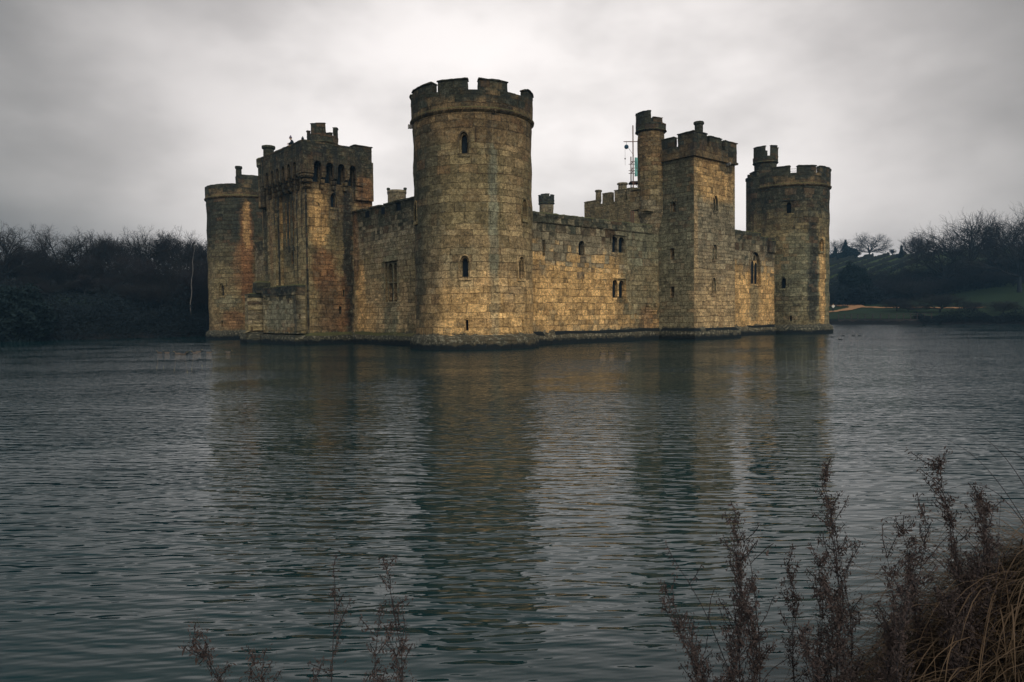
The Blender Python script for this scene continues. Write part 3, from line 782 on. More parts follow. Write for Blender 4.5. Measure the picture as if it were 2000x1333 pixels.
from_bm('corbelled_shaft', bm, mET, ET.o)
# stair turret of the north-east tower
stair_turret(B2.o, 42.9, 1.35, 1.22, 10, 19.15, [(140, 212, 20.95), (236, 280, 21.0), (300, 350, 20.9), (20, 80, 20.9)], mNE, 'stair turret rising over the far right tower')
ob = from_bm('stair_block', lathe_bm([(1.75, 2), (1.75, 17.3), (1.82, 17.35), (1.82, 17.6), (1.3, 17.65)], 42.9, 1.75, 32), mNE, B2.o); cyl_uv(ob.data, 42.9, 1.75, 1.75)

# postern (machicolated gate) tower -----------------------------
PU0, PU1, PV0, PV1 = -5.0, 1.35, 16.8, 25.6
GT = boxbody('gate_tower', PU0, PU1, PV0, PV1, -1.6, 16.2, mPT, 'square gate tower on the left with arched machicolations under its parapet')
fGE, fGS = plane_v(PV0), plane_u(PU0)
GT.window(fGE, -2.55, 12.05, 'lancet', .66, 1.25, mPT)
GT.window(fGE, -1.72, 4.2, 'slit', .2, .6, mPT)
GT.window(fGE, -2.1, 2.6, 'slit', .24, .7, mPT)
# tall recess for the gate, with a small window in it
GT.outer.append((frame_at(fGS, 21.2, 5.2), arch_pts(3.0, 8.6, 'rect'), -.30, .3, 0, 0))
fr = frame_at(plane_u(PU0 + .30), 20.75, 7.2)
GT.inner.append((fr, arch_pts(.45, 1.3, 'pointed'), -.9, .05, 0, 0))
for q in (19.85, 20.4, 21.2, 21.9):
    GT.inner.append((frame_at(plane_u(PU0 + .30), q, 8.9), arch_pts(.16, 4.0 if abs(q - 21.2) < .9 else 3.2, 'rect'), -.12, .05, 0, 0))
for a0, a1 in ((-4.62, -3.93), (-3.48, -2.80), (-2.36, -1.71), (-1.21, -.66)):
    GT.inner.append((frame_at(fGE, (a0 + a1) / 2, 14.1), arch_pts(a1 - a0, 1.62, 'rect'), -.8, .2, 0, 0))
for c in (17.55, 18.75, 19.95, 21.15, 22.35, 23.55):
    GT.inner.append((frame_at(fGS, c + .35, 14.1), arch_pts(.62, 1.62, 'rect'), -.8, .2, 0, 0))
GT.cut()
bm = bmesh.new()
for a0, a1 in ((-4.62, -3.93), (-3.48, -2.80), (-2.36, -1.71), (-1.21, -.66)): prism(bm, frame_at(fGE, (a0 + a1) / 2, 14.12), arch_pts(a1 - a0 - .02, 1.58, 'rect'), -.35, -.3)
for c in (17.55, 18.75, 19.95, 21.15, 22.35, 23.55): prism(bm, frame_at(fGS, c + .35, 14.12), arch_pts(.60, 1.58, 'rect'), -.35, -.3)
from_bm('passage_dark_panel', bm, M['void'], GT.o, kind='stuff')  # dark sheets painting the shade inside the machicolation openings
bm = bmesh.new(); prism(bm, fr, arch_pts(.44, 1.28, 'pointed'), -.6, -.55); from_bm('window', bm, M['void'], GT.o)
bm = bmesh.new()
add_block(bm, fGS, 16.95, 18.9, -.05, .12, 1.0, 13.4, 3, 20, 1, .015); add_block(bm, fGS, 23.4, 24.5, -.05, .12, 1.0, 13.4, 3, 20, 1, .015)
from_bm('pilaster', bm, mPT, GT.o)
OH = .62
PP = Body('parapet', (lambda b_: (add_block(b_, plane_v(PV0 - OH), PU0 - OH, -.55, -.28, 0, 14.72, 17.30, 1, 1, 1), b_)[1])(bmesh.new()), mPT, GT.o, box_uv, 'machicolated parapet on the side facing the near tower')
for a0, a1 in ((-4.62, -3.93), (-3.48, -2.80), (-2.36, -1.71), (-1.21, -.62)):
    PP.inner.append((frame_at(plane_v(PV0 - OH), (a0 + a1) / 2, 14.0), arch_pts(a1 - a0 + .02, 1.82, 'round'), -.6, .3, 0, 0))
PP.cut()
PS = Body('parapet', (lambda b_: (add_block(b_, plane_u(PU0 - OH), PV0 - OH + .285, 25.2, -.28, 0, 14.72, 17.30, 1, 1, 1), b_)[1])(bmesh.new()), mPT, GT.o, box_uv, 'machicolated parapet over the gate')
for c in (17.55, 18.75, 19.95, 21.15, 22.35, 23.55):
    PS.inner.append((frame_at(plane_u(PU0 - OH), c + .35, 14.0), arch_pts(.62, 1.84, 'round'), -.6, .3, 0, 0))
PS.cut()
bm = bmesh.new()     # coping and solid end of parapet
add_block(bm, plane_v(PV0 - OH), PU0 - OH, -.5, -.34, .03, 17.30, 17.45, 24, 1, 1, .03)
add_block(bm, plane_u(PU0 - OH), PV0 - OH + .4, 25.25, -.34, .03, 17.30, 17.45, 36, 1, 1, .04)
from_bm('coping', bm, mPAR, GT.o)
bm = bmesh.new(); add_block(bm, plane_v(PV0), -.53, PU1, -.6, .03, 16.1, 17.42, 8, 5, 1, .03, 0, 5); from_bm('parapet', bm, mPT, GT.o)
bm = bmesh.new(); add_block(bm, plane_v(PV0), -.53, PU1 - .02, -.01, .30, 12.9, 16.4, 8, 8, 1, .02, 0, 5)
for k in range(3): add_block(bm, plane_v(PV0), -.55, .55 - .2 * k, -.02, .30 + .09 * k, 13.3 + .42 * k, 13.62 + .42 * k, 3, 1, 1, .02, 0, k)
from_bm('buttress', bm, mPT, GT.o)
merl(GT, plane_v(PV0), -.5, PU1 + .02, 17.4, 17.95, mPAR, t0=-.6, t1=.05, seed=4)
merl(GT, plane_u(PU1, 1), PV0 + .3, 19.5, 16.1, 17.6, mPAR, seed=5)
merl(GT, plane_u(PU1, 1), 20.5, 24.5, 16.1, 17.6, mPAR, seed=6)
merl(GT, plane_v(PV1, 1), PU0, PU1, 16.1, 17.2, mPAR, seed=7)
def corbel(f, s, wd, z1=14.74, steps=3, out=OH, parent=None):
    bm = bmesh.new()
    for k in range(steps):
        t1_ = out - (k) * out / (steps + .3)
        zt = z1 - k * .42
        fr_ = frame_at(f, s, 0)
        # rounded nose
        pts = [(0, zt - .38), (t1_ * .75, zt - .36), (t1_ * .96, zt - .25), (t1_, zt - .12), (t1_ * .98, zt), (0, zt)]
        O, X, Y = fr_
        a = [bm.verts.new(O + X * (-wd / 2) + Y * (t - .02) + Vector((0, 0, z))) for t, z in pts]
        b_ = [bm.verts.new(O + X * (wd / 2) + Y * (t - .02) + Vector((0, 0, z))) for t, z in pts]
        bm.faces.new(a[::-1]); bm.faces.new(b_)
        for i in range(len(pts)):
            j = (i + 1) % len(pts); bm.faces.new((a[i], a[j], b_[j], b_[i]))
    o = from_bm('corbel', bm, mPT, parent); box_uv(o.data); return o
for s_ in (-3.72, -2.58, -1.46): corbel(fGE, s_, .36, parent=GT.o)
for c in (17.3, 18.5, 19.7, 20.9, 22.1, 23.3, 24.5): corbel(fGS, c, .36, parent=GT.o)
bm = bmesh.new()     # stepped corner bracket
for k in range(3):
    t_ = OH - k * .18
    z0, z1 = 14.34 - k * .42, 14.72 - k * .42
    bmesh.ops.create_cube(bm, size=1, matrix=Matrix.Translation(((PU0 - t_ + PU0 + .35) / 2, (PV0 - t_ + PV0 + .35) / 2, (z0 + z1) / 2)) @ Matrix.Diagonal((t_ + .35, t_ + .35, z1 - z0 - .03, 1)))
bmesh.ops.bevel(bm, geom=bm.edges[:], offset=.09, segments=2, affect='EDGES')
o = from_bm('corbel', bm, mPT, GT.o, label='stepped corner bracket, ochre stained'); box_uv(o.data)
bm = bmesh.new(); add_block(bm, plane_v(PV0), PU0 - .3, PU1 - .62, -8.6, -.62, 16.2, 16.85, 1, 1, 1); from_bm('roof', bm, M['lead'], GT.o)
stair_turret(GT.o, -2.0, 19.75, 1.25, 16.1, 18.15, [(150, 172, 19.35), (196, 256, 19.85), (300, 345, 19.7), (20, 100, 19.6)], mPAR, 'round roof turret at the gate tower corner')
# stair projection on the far side of the gate tower
GB = boxbody('stair_projection', -4.5, 1.0, 25.6, 27.9, -1.6, 15.2, mPT, 'plain dark projection beside the gate tower')
GB.cut()
ob = from_bm('stair_turret', lathe_bm([(.98, 13), (.98, 16.9), (1.12, 17.05), (1.14, 17.6), (.98, 17.75), (.7, 17.85)], -4.25, 26.9, 8), mPT, GT.o, label='slim octagonal turret with a chimney cap'); cyl_uv(ob.data, -4.25, 26.9, 1)
ob = chimney(-4.45, 26.15, .56, 16.5, 18.85, mPAR, 8, GT.o)

# inner and far side buildings
GH = boxbody('gatehouse', 41.0, 45.2, 19.0, 27.6, 0, 17.35, mIN, 'rear gatehouse range with broken battlements and chimneys')
GH.cut()
fG = plane_u(41.0)
for i, (a, b_, z0, z1) in enumerate([(25.0, 27.6, 17.3, 18.05), (22.7, 24.25, 17.3, 18.75), (20.3, 22.1, 17.3, 18.9), (19.0, 19.95, 17.3, 18.86)]):
    merl(GH, fG, a, b_, z0, z1, mIN, t0=-.6, seed=20 + i)
chimney(41.5, 25.4, .40, 17.8, 19.35, mIN, 8, GH.o); chimney(41.7, 21.3, .60, 18.7, 19.75, mIN, 8, GH.o)
uu, vv_ = to_local(-16.0, 103.0)
WT = boxbody('west_tower', uu - 3.2, uu + 3.2, LV - 1.5, LV + 4.4, -1.6, 16.3, mIN, 'square tower of the far side hidden behind the walls'); WT.cut()
rt = from_bm('stair_turret', lathe_bm([(1.28, 14), (1.28, 19.75), (1.38, 19.8), (1.30, 20.1), (.9, 20.15)], uu, vv_, 28), mIN, WT.o, label='small round turret with two corner posts behind the left curtain wall'); cyl_uv(rt.data, uu, vv_, 1.3)
for k, a in enumerate((TH * 180 / math.pi + 180 - 86, 0)):
    pass
for sg in (-1, 1):
    px, py = uu + sg * 1.18 * CT, vv_ - sg * 1.18 * ST
    bm = lathe_bm([(.17, 19.6), (.19, 20.25), (.26, 20.3), (.24, 20.5), (.1, 20.55)], px, py, 8); o = from_bm('post', bm, mPAR, WT.o); cyl_uv(o.data, px, py, .3)
uu, vv_ = to_local(5.8, 118.0)
NW = Body('corner_tower', lathe_bm([(R + .4, -1.6), (R + .4, .6), (R, 1.1), (R, 17.2)], LU, LV, 64), mNE, castle, lambda me: cyl_uv(me, LU, LV, R), 'corner tower of the far side, all but its turret hidden'); NW.cut()
stair_turret(NW.o, uu, vv_, 1.14, 14, 20.35, [(130, 168, 21.75), (180, 250, 21.85), (262, 296, 21.75), (310, 340, 21.8), (0, 60, 21.8)], mIN, 'small battlemented turret just right of the near tower')
for nm, f, a, b_ in (('curtain_wall', plane_u(LU + .65, 1), 2, LV - 2), ('curtain_wall', plane_v(LV + .65, 1), 2, LU - 2)):
    C_ = curtain(nm, f, a, b_, 10.6, mIN, box_uv, label='curtain wall of the far side'); C_.cut()

# ------------------------------------------------------------------ pier remains in front of the gate tower
pier = empty('stone_pier', to_world(-6, 22), TH, label='ruined stone pier remains standing in the water before the gate tower', cat='stone pier')
def pl(o):   # put castle-coordinate meshes under the pier's own empty
    o.data.transform(Matrix.Translation((6, -22, 0)))
bm = bmesh.new()
add_block(bm, plane_u(-5.95), 17.35, 24.7, -.92, 0, .95, 4.35, 30, 12, 1, .035, 0, 3, .0)
add_block(bm, plane_u(-5.98), 17.3, 24.75, -.95, .03, 4.36, 5.25, 30, 4, 2, .06, 0, 5, .10)
o = from_bm('wall', bm, mDK, pier); pl(o)
bm = bmesh.new(); add_block(bm, plane_u(-5.95), 17.2, 24.7, -.90, .30, -1.6, .93, 14, 4, 1, .06, 0, 6, .12); o = from_bm('footing', bm, mDK, pier); pl(o)
bm = bmesh.new()
add_block(bm, plane_u(-7.15), 25.25, 26.0, -2.2, 0, .9, 4.7, 4, 12, 6, .05, .0, 5, .10)
add_block(bm, plane_u(-6.35), 25.1, 26.1, -1.6, 0, 4.7, 5.85, 4, 5, 4, .07, 0, 8, .14)
o = from_bm('side_buttress', bm, mDK, pier); pl(o)
bm = bmesh.new(); add_block(bm, plane_u(-7.55), 24.5, 26.6, -2.6, 0, -1.6, 1.15, 8, 7, 8, .10, .42, 9, .15); o = from_bm('sloping_foot', bm, mDK, pier); pl(o)

# ------------------------------------------------------------------ terrain, water
HM = (-34.0, 107.0, -43.2, 60.5)         # the moat rectangle in castle coordinates
def hfun(X, Y):
    a, b_ = X - X0, Y - Y0
    u = a * CT + b_ * ST; v = -a * ST + b_ * CT
    wob = 1.6 * np.sin(X * .11 + 1.3) + .9 * np.sin(Y * .17 + X * .05) + .5 * np.sin(X * .41 - Y * .3)
    near = np.exp(-((X) ** 2 + (Y) ** 2) / 900.0)
    wob = wob * (1 - near) 
    dn = u - HM[1]; dw = v - HM[3]; ds = HM[0] - u; de = HM[2] - v
    dd = np.maximum(np.maximum(dn, dw), np.maximum(ds, de)) + wob * .6
    base = -1.5 + 2.5 / (1 + np.exp(-(dd + .2) * 2.2))
    north = .085 * np.clip(dd, 0, 34) + .172 * np.clip(dd - 34, 0, 118)
    west = .30 * np.clip(dd, 0, 20) + .10 * np.clip(dd - 20, 0, 60)
    east = .03 * np.clip(dd, 0, 60)
    wn = np.clip((dn - np.maximum(dw, de)) / 30 + .5, 0, 1)
    ww = np.clip((dw - np.maximum(dn, ds)) / 30 + .5, 0, 1) * (1 - wn)
    rise = north * wn + west * ww + east * (1 - wn - ww)
    h = base + rise * (dd > 0)
    # low island inside the walls
    ins = np.minimum(np.minimum(u - 3.5, LU - 3.5 - u), np.minimum(v - 3.5, LV - 3.5 - v))
    h = np.maximum(h, np.where(ins > 0, 1.4, -9))
    # bulge of the near bank at the lower right and under the camera
    m1 = 1.80 * np.exp(-(((X - 2.6) / 1.2) ** 2 + ((Y - 3.2) / 1.0) ** 2))
    m2 = 1.30 * np.exp(-(((X - 1.0) / 2.6) ** 2 + ((Y + .6) / 1.35) ** 2))
    h = np.where((X ** 2 + Y ** 2) < 150, np.maximum(h, -.9 + np.maximum(m1, m2) * 1.15), h)
    h = h + .06 * np.sin(X * 1.9) * np.sin(Y * 2.3) * (h > .2)
    return h
def axis(n, inner, outer, dens):
    t_ = np.linspace(-1, 1, n); return np.sinh(t_ * dens) / np.sinh(dens) * outer
xs = axis(420, 0, 1200, 6.4)
ys = axis(420, 0, 1200, 6.4)
# add an even grid over the castle and shores so that banks are crisp
xs = np.unique(np.concatenate([xs, np.arange(-110, 150, 1.5)])); ys = np.unique(np.concatenate([ys, np.arange(-20, 300, 1.5)]))
def thin(a, e=.12):
    out = [a[0]]
    for q in a[1:]:
        if q - out[-1] > e: out.append(q)
    return np.array(out)
xs, ys = thin(xs), thin(ys)
GX, GY = np.meshgrid(xs, ys); GZ = hfun(GX, GY)
V = np.stack([GX.ravel(), GY.ravel(), GZ.ravel()], 1)
nx, ny = len(xs), len(ys)
I = np.arange(nx * ny).reshape(ny, nx)
F = np.stack([I[:-1, :-1].ravel(), I[:-1, 1:].ravel(), I[1:, 1:].ravel(), I[1:, :-1].ravel()], 1)
me = np_mesh('ground', V, F); me.shade_smooth()
m, t, b = mat('ground_grass_and_litter')
pos = t.new('ShaderNodeNewGeometry').outputs['Position']
px_, py_, pz_ = t.sep(pos)
n_a = t.noise(pos, .09, 4); n_b = t.noise(pos, 1.3, 5, .65); n_c = t.noise(pos, 9, 4, .7)
grass = t.mix(n_b, (.013, .027, .016), (.028, .046, .021))
grass = t.mix(t.smooth(pz_, 7.5, 9.5), grass, t.mix(n_b, (.040, .062, .022), (.075, .100, .035)))
litter = t.mix(n_b, (.009, .014, .017), (.016, .020, .020))
mask = t.math('MULTIPLY', t.smooth(px_, 52, 60), 1.0)                      # lawns and fields on the right shore
mask = t.math('MULTIPLY', mask, t.smooth(pz_, .85, 1.25))
glade = t.math('MULTIPLY', t.smooth(t.math('ABSOLUTE', t.math('SUBTRACT', px_, -57.0)), 14, 8), t.smooth(pz_, 4.0, 4.8))
glade = t.math('MULTIPLY', glade, t.smooth(pz_, 6.9, 6.2))
mask = t.math('MAXIMUM', mask, t.math('MULTIPLY', glade, t.smooth(py_, 150, 120)))
col = t.mix(mask, litter, grass)
col = t.mix(t.smooth(pz_, .9, .3, 0, .8), col, (.016, .016, .018))
g = t.math('ADD', .6, t.math('MULTIPLY', n_c, .8)); col = t.mix(1.0, col, t.comb(g, g, g), 'MULTIPLY')
t.put(b.inputs['Base Color'], col); b.inputs['Roughness'].default_value = .95; b.inputs['Specular IOR Level'].default_value = .1
bump(t, b, n_c, .06)
link('ground', me, m, kind='structure')

# water: one sheet at z = 0, wavelets as real normals through bump
m, t, b = mat('moat_water')
pos = t.new('ShaderNodeNewGeometry').outputs['Position']
b.inputs['Base Color'].default_value = (.004, .028, .032, 1)
b.inputs['Roughness'].default_value = .02
b.inputs['IOR'].default_value = 1.33
b.inputs['Specular IOR Level'].default_value = .5
x, y, z = t.sep(pos)
def rot(a, kx, ky, ox=0.0):
    c, s_ = math.cos(a), math.sin(a)
    xr = t.math('ADD', t.math('MULTIPLY', x, c * kx), t.math('MULTIPLY', y, s_ * kx))
    yr = t.math('ADD', t.math('MULTIPLY', x, -s_ * ky), t.math('MULTIPLY', y, c * ky))
    return t.comb(t.math('ADD', xr, ox), yr, ox)
w1 = t.noise(rot(-.13, 1.25, 5.8), 1.0, 1.5, .45)
w2 = t.noise(rot(.14, 2.9, 12.5, 7.1), 1.0, 1, .4)
w3 = t.noise(rot(-.35, 6.5, 14.0, 3.3), 1.0, 2, .5)
w0 = t.noise(rot(.1, .10, .22, 1.0), 1.0, 3, .5)
amp = t.smooth(w0, .36, .62, .45, 1.25)
h = t.math('ADD', t.math('MULTIPLY', w1, .045), t.math('ADD', t.math('MULTIPLY', w2, .015), t.math('MULTIPLY', w3, .0012)))
h = t.math('MULTIPLY', h, amp)
# calmer lee under the near bank
lee = t.smooth(t.math('ADD', t.math('MULTIPLY', x, .55), y), 2.5, 10.0, .52, 1.0)
h = t.math('MULTIPLY', h, lee)
bump(t, b, h, 1.0, 1.0)
bm = bmesh.new()
cs = [to_world(u_, v_, 0) for u_, v_ in ((-60, -70), (125, -70), (125, 80), (-60, 80))]
bm.faces.new([bm.verts.new(c) for c in cs]); from_bm('water', bm, m, kind='structure')

def gz(X, Y): return float(hfun(np.array([X * 1.0]), np.array([Y * 1.0]))[0])
def pxw(px, d): return (px - 1000) / 1418.38 * d
def ztop(px, py, d):
    hor = 618.4 - .0112 * (px - 1000)
    return EYE + (hor - py) / 1418.38 * d

# path, lake-side railing on the right shore
def strip(name, pts, wd, m, zoff=.05, **kw):
    bm = bmesh.new(); prev = None; fine = []
    for (x0_, y0_), (x1_, y1_) in zip(pts, pts[1:]):
        n = 10
        for i in range(n): fine.append((x0_ + (x1_ - x0_) * i / n, y0_ + (y1_ - y0_) * i / n))
    fine.append(pts[-1])
    for i, (X, Y) in enumerate(fine):
        a = fine[max(0, i - 1)]; c = fine[min(len(fine) - 1, i + 1)]
        dx_, dy_ = c[0] - a[0], c[1] - a[1]; L = math.hypot(dx_, dy_); nxx, nyy = -dy_ / L, dx_ / L
        wv = wd(i / (len(fine) - 1)) if callable(wd) else wd
        q = []
        for k in range(5):
            o_ = (k / 2 - 1) * wv / 2
            q.append(bm.verts.new((X + nxx * o_, Y + nyy * o_, gz(X + nxx * o_, Y + nyy * o_) + zoff)))
        if prev:
            for k in range(4): bm.faces.new((prev[k], prev[k + 1], q[k + 1], q[k]))
        prev = q
    return from_bm(name, bm, m, **kw)
M['path'] = plain('orange_gravel', (.36, .20, .10), .95, .25, 1.5)
strip('path', [(66, 158), (73, 160), (79, 166), (81, 172), (76, 178), (66, 182)], lambda q: 3.2, M['path'], .12, kind='structure')
strip('path', [(92, 142), (88, 150), (82, 160), (79, 167)], lambda q: 2.2, M['path'], .11, kind='structure')

# timber railing along the water (right shore)
rail = empty('timber_railing', (66, 150, 0), label='low dark timber railing at the water edge beside the orange path', cat='railing')
def sh(X):   # shoreline on the right bank, a step inland
    lo, hi = 110.0, 175.0
    for _ in range(40):
        mid = (lo + hi) / 2
        if gz(X, mid) > .75: hi = mid
        else: lo = mid
    return hi
for i in range(14):
    X = 63 + i * .9; Y = sh(X) + .4
    bm = bmesh.new()
    bmesh.ops.create_cube(bm, size=1, matrix=Matrix.Translation((X - 66, Y - 150, .95)) @ Matrix.Diagonal((.14, .14, 2.1, 1)))
    bmesh.ops.bevel(bm, geom=bm.edges[:], offset=.02, affect='EDGES')
    from_bm('post', bm, M['wood'], rail)
bm = bmesh.new()
for zz in (1.55, 1.95):
    for i in range(13):
        a = Vector((63 + i * .9, sh(63 + i * .9) + .4, zz)); c = Vector((63.9 + i * .9, sh(63.9 + i * .9) + .4, zz)); mid = (a + c) / 2
        bmesh.ops.create_cube(bm, size=1, matrix=Matrix.Translation(mid - Vector((66, 150, 0))) @ (c - a).to_track_quat('X', 'Z').to_matrix().to_4x4() @ Matrix.Diagonal(((c - a).length, .05, .09, 1)))
from_bm('rail', bm, M['wood'], rail)
bm = bmesh.new()
for i in range(13):
    a = Vector((63 + i * .9, sh(63 + i * .9) + .3, .3)); c = Vector((63.9 + i * .9, sh(63.9 + i * .9) + .3, .3)); mid = (a + c) / 2
    bmesh.ops.create_cube(bm, size=1, matrix=Matrix.Translation(mid - Vector((66, 150, 0))) @ (c - a).to_track_quat('X', 'Z').to_matrix().to_4x4() @ Matrix.Diagonal(((c - a).length, .08, 1.3, 1)))
from_bm('retaining_board', bm, M['wood'], rail)

# vineyard rows up the hill
def n_dir(u_, v_): return to_world(u_, v_)
k = 0
for i in range(9):
    v_ = 46 + i * 6.0; bm = bmesh.new(); prev = None
    rnd = random.Random(i)
    c0_ = to_world(HM[1] + 40, v_)
    for j in range(75):
        X, Y, _ = to_world(HM[1] + 38 + j * 1.5, v_ + j * .12)
        z0 = gz(X, Y); hh = 1.5 + rnd.uniform(-.25, .35); ww = .30 + rnd.uniform(-.1, .15)
        q = [bm.verts.new((X + o_[0] * -ST - c0_[0], Y + o_[0] * CT - c0_[1], z0 + o_[1])) for o_ in ((-ww, .2), (-ww * .8, hh * .8), (0, hh), (ww * .8, hh * .8), (ww, .2))]
        if prev:
            for a in range(4): bm.faces.new((prev[a], q[a], q[a + 1], prev[a + 1]))
        prev = q
    o = from_bm('vine_row', bm, M['vine'], None, label='dark row of vines running up the green hillside', cat='vine row', group='vine rows on the hillside')
    o.location = (c0_[0], c0_[1], 0)

# ------------------------------------------------------------------ trees
def tube_mesh(name, segs, sides_fn):
    """segs: list of (p0,p1,r0,r1)"""
    Vs, Fs, n = [], [], 0
    arr = np.array([(*a, *b_, r0, r1) for a, b_, r0, r1 in segs])
    for sides in (3, 6):
        sel = arr[(arr[:, 6] <= sides_fn) if sides == 3 else (arr[:, 6] > sides_fn)]
        if not len(sel): continue
        p0, p1, r0, r1 = sel[:, :3], sel[:, 3:6], sel[:, 6:7], sel[:, 7:8]
        dd = p1 - p0; dd /= np.linalg.norm(dd, axis=1, keepdims=True) + 1e-9
        ref = np.where(np.abs(dd[:, 2:3]) > .9, np.array([[1., 0, 0]]), np.array([[0, 0, 1.]]))
        x_ = np.cross(dd, ref); x_ /= np.linalg.norm(x_, axis=1, keepdims=True); y_ = np.cross(dd, x_)
        m_ = len(sel)
        V_ = np.zeros((m_, sides * 2, 3)); F_ = np.zeros((m_, sides, 4), int)
        for k in range(sides):
            a = 2 * math.pi * k / sides; o_ = x_ * math.cos(a) + y_ * math.sin(a)
            V_[:, k] = p0 + o_ * r0; V_[:, sides + k] = p1 + o_ * r1
            F_[:, k] = [k, (k + 1) % sides, sides + (k + 1) % sides, sides + k]
        F_ += (np.arange(m_) * sides * 2)[:, None, None] + n
        Vs.append(V_.reshape(-1, 3)); Fs.append(F_.reshape(-1, 4)); n += m_ * sides * 2
    return np_mesh(name, np.concatenate(Vs), np.concatenate(Fs))

def grow_tree(seed, H=12.0, spread=1.0, trunk_f=.28, up=.35, twig_r=.018, droop=0.0, kids=(8, 6, 6, 5, 3), env=None):
    rng = random.Random(seed); segs = [[], []]
    def rv(): return Vector((rng.gauss(0, 1), rng.gauss(0, 1), rng.gauss(0, 1))).normalized()
    def branch(p, d_, L, r, lev):
        n = (5, 5, 4, 3, 2, 1)[lev]; pts = [p.copy()]; ds = []
        for i in range(n):
            d_ = (d_ + rv() * (.10 + .07 * lev) + Vector((0, 0, up * (.12 if lev < 3 else .05) - droop * (lev > 2) * .15))).normalized()
            p2 = p + d_ * L / n
            if env and lev > 0:
                q = ((p2.x ** 2 + p2.y ** 2) / (env[0] * H) ** 2 + ((p2.z - env[1] * H) / ((env[2] if p2.z > env[1] * H else env[1] * .85) * H)) ** 2) ** .5
                if q > 1 + rng.uniform(-.06, .06) and i > 0: p2 = p + d_ * .02
            p = p2; pts.append(p.copy()); ds.append(d_.copy())
        tip = r * .45 if lev else r * .55
        for i in range(n):
            segs[0 if lev < 2 else 1].append((pts[i], pts[i + 1], max(twig_r * .8, r + (tip - r) * i / n), max(twig_r * .7, r + (tip - r) * (i + 1) / n)))
        if lev >= 5: return
        K = kids[lev]
        for k in range(K):
            q = (.75 + .25 * (k / K)) if lev == 0 else rng.uniform(.22, 1.0)
            if k == 0: q = 1.0
            if lev == 0: q = rng.uniform(.62, 1.0)
            i = min(n - 1, int(q * n)); fq = q * n - i
            base = pts[i].lerp(pts[i + 1], min(1, fq))
            ax = ds[i].cross(rv()).normalized()
            ang = rad(rng.uniform(22, 62) * spread) if k else rad(rng.uniform(5, 22))
            nd = (Matrix.Rotation(ang, 3, ax) @ ds[i])
            if lev == 0:
                az = 2 * math.pi * (k + rng.uniform(-.3, .3)) / K; tilt = rad(rng.uniform(18, 74) * spread)
                nd = Vector((math.cos(az) * math.sin(tilt), math.sin(az) * math.sin(tilt), math.cos(tilt)))
            if nd.z < -.1: nd.z *= .3
            Lk = L * ((1.35 * (1 - .0 * tilt)) if lev == 0 else rng.uniform(.48, .72))
            branch(base, nd.normalized(), Lk, max(twig_r, r * (.50 if lev == 0 else rng.uniform(.40, .55))), lev + 1)
    branch(Vector((0, 0, -.3)), Vector((0, 0, 1)), H * trunk_f, H * .026, 0)
    zm = max(s_[1].z for l in segs for s_ in l)
    k_ = H / zm
    return [tube_mesh(nm, [(tuple(a * k_), tuple(b_ * k_), r0, r1) for a, b_, r0, r1 in l], .06) for nm, l in zip(('trunk', 'crown'), segs)]

protos = []
for i, kw in enumerate([dict(H=12, spread=1.0), dict(H=12, spread=1.2, trunk_f=.24), dict(H=12, spread=.75, trunk_f=.3, up=.8), dict(H=12, spread=.9, kids=(9, 6, 6, 5, 3)),
                        dict(H=12, spread=.5, trunk_f=.35, up=1.0), dict(H=12, spread=1.15, trunk_f=.2, up=.3, kids=(10, 7, 6, 5, 3)),
                        dict(H=12, spread=1.0, trunk_f=.26, up=.25, kids=(10, 6, 6, 4, 3), env=(.54, .52, .47)),
                        dict(H=12, spread=1.0, trunk_f=.26, up=.25, kids=(9, 6, 6, 4, 3), env=(.54, .52, .47), twig_r=.0085)]):
    protos.append(grow_tree(40 + i, **{'twig_r': .015, **kw}))
for i, pr_ in enumerate(protos):
    pr_[0].materials.append(M['bark']); pr_[1].materials.append(M['twig2' if i in (2, 4) else 'twig'])
TREES = 0
def plant(kind, px, top, dist, label, group, wide=1.0, name='bare_tree', rz=None, sink=0.0, Xo=None):
    global TREES
    TREES += 1
    X = pxw(px, dist) if Xo is None else Xo; Y = dist; z0 = gz(X, Y) - .1 - sink
    H = max(2.5, ztop(px, top, dist) - z0)
    root = empty(name, (X, Y, z0), (TREES * 2.399) % 6.283 if rz is None else rz, label=label, cat='tree', group=group)
    s_ = H / 12.0
    root.scale = (s_ * wide, s_ * wide, s_)
    for me_, nm in zip(protos[kind], ('trunk', 'crown')):
        o = bpy.data.objects.new(nm, me_); COL.objects.link(o); o.parent = root
    return root
GL, GR = 'bare trees of the wood left of the castle', 'bare trees along the right shore'
skyline = [(2, 430, 100, 1, 'gnarled bare tree at the extreme left edge of the picture, reaching over its neighbours', 1.1), (38, 470, 110, 0, '', 1), (72, 462, 112, 5, '', 1),
    (118, 434, 114, 6, 'tall dense bare tree standing highest on the left skyline, sky glinting through its fork', 1.05),
    (170, 443, 118, 6, 'twin crowned bare tree right of the highest tree on the left skyline', .95), (203, 452, 120, 4, '', .9), (230, 450, 122, 2, '', .9), (262, 456, 120, 0, '', 1),
    (297, 434, 124, 6, 'round headed bare tree rising above the wood midway to the castle', .85), (330, 444, 124, 3, '', 1), (362, 448, 122, 2, '', 1), (392, 450, 120, 5, '', 1), (430, 455, 122, 0, '', 1)]
lab_l = 'dark leafless woodland tree merging with its neighbours on the left shore'
for px, top, dist, k, lab, wd in skyline:
    plant(k, px, top, dist, lab or lab_l, GL, wd)
rng = random.Random(5)
for i in range(23): plant(i % 6, -40 + i * 21 + rng.uniform(-7, 7), rng.uniform(488, 512), rng.uniform(106, 114) - max(0, (180 - i * 21)) * .05, lab_l, GL, rng.uniform(1.0, 1.3))
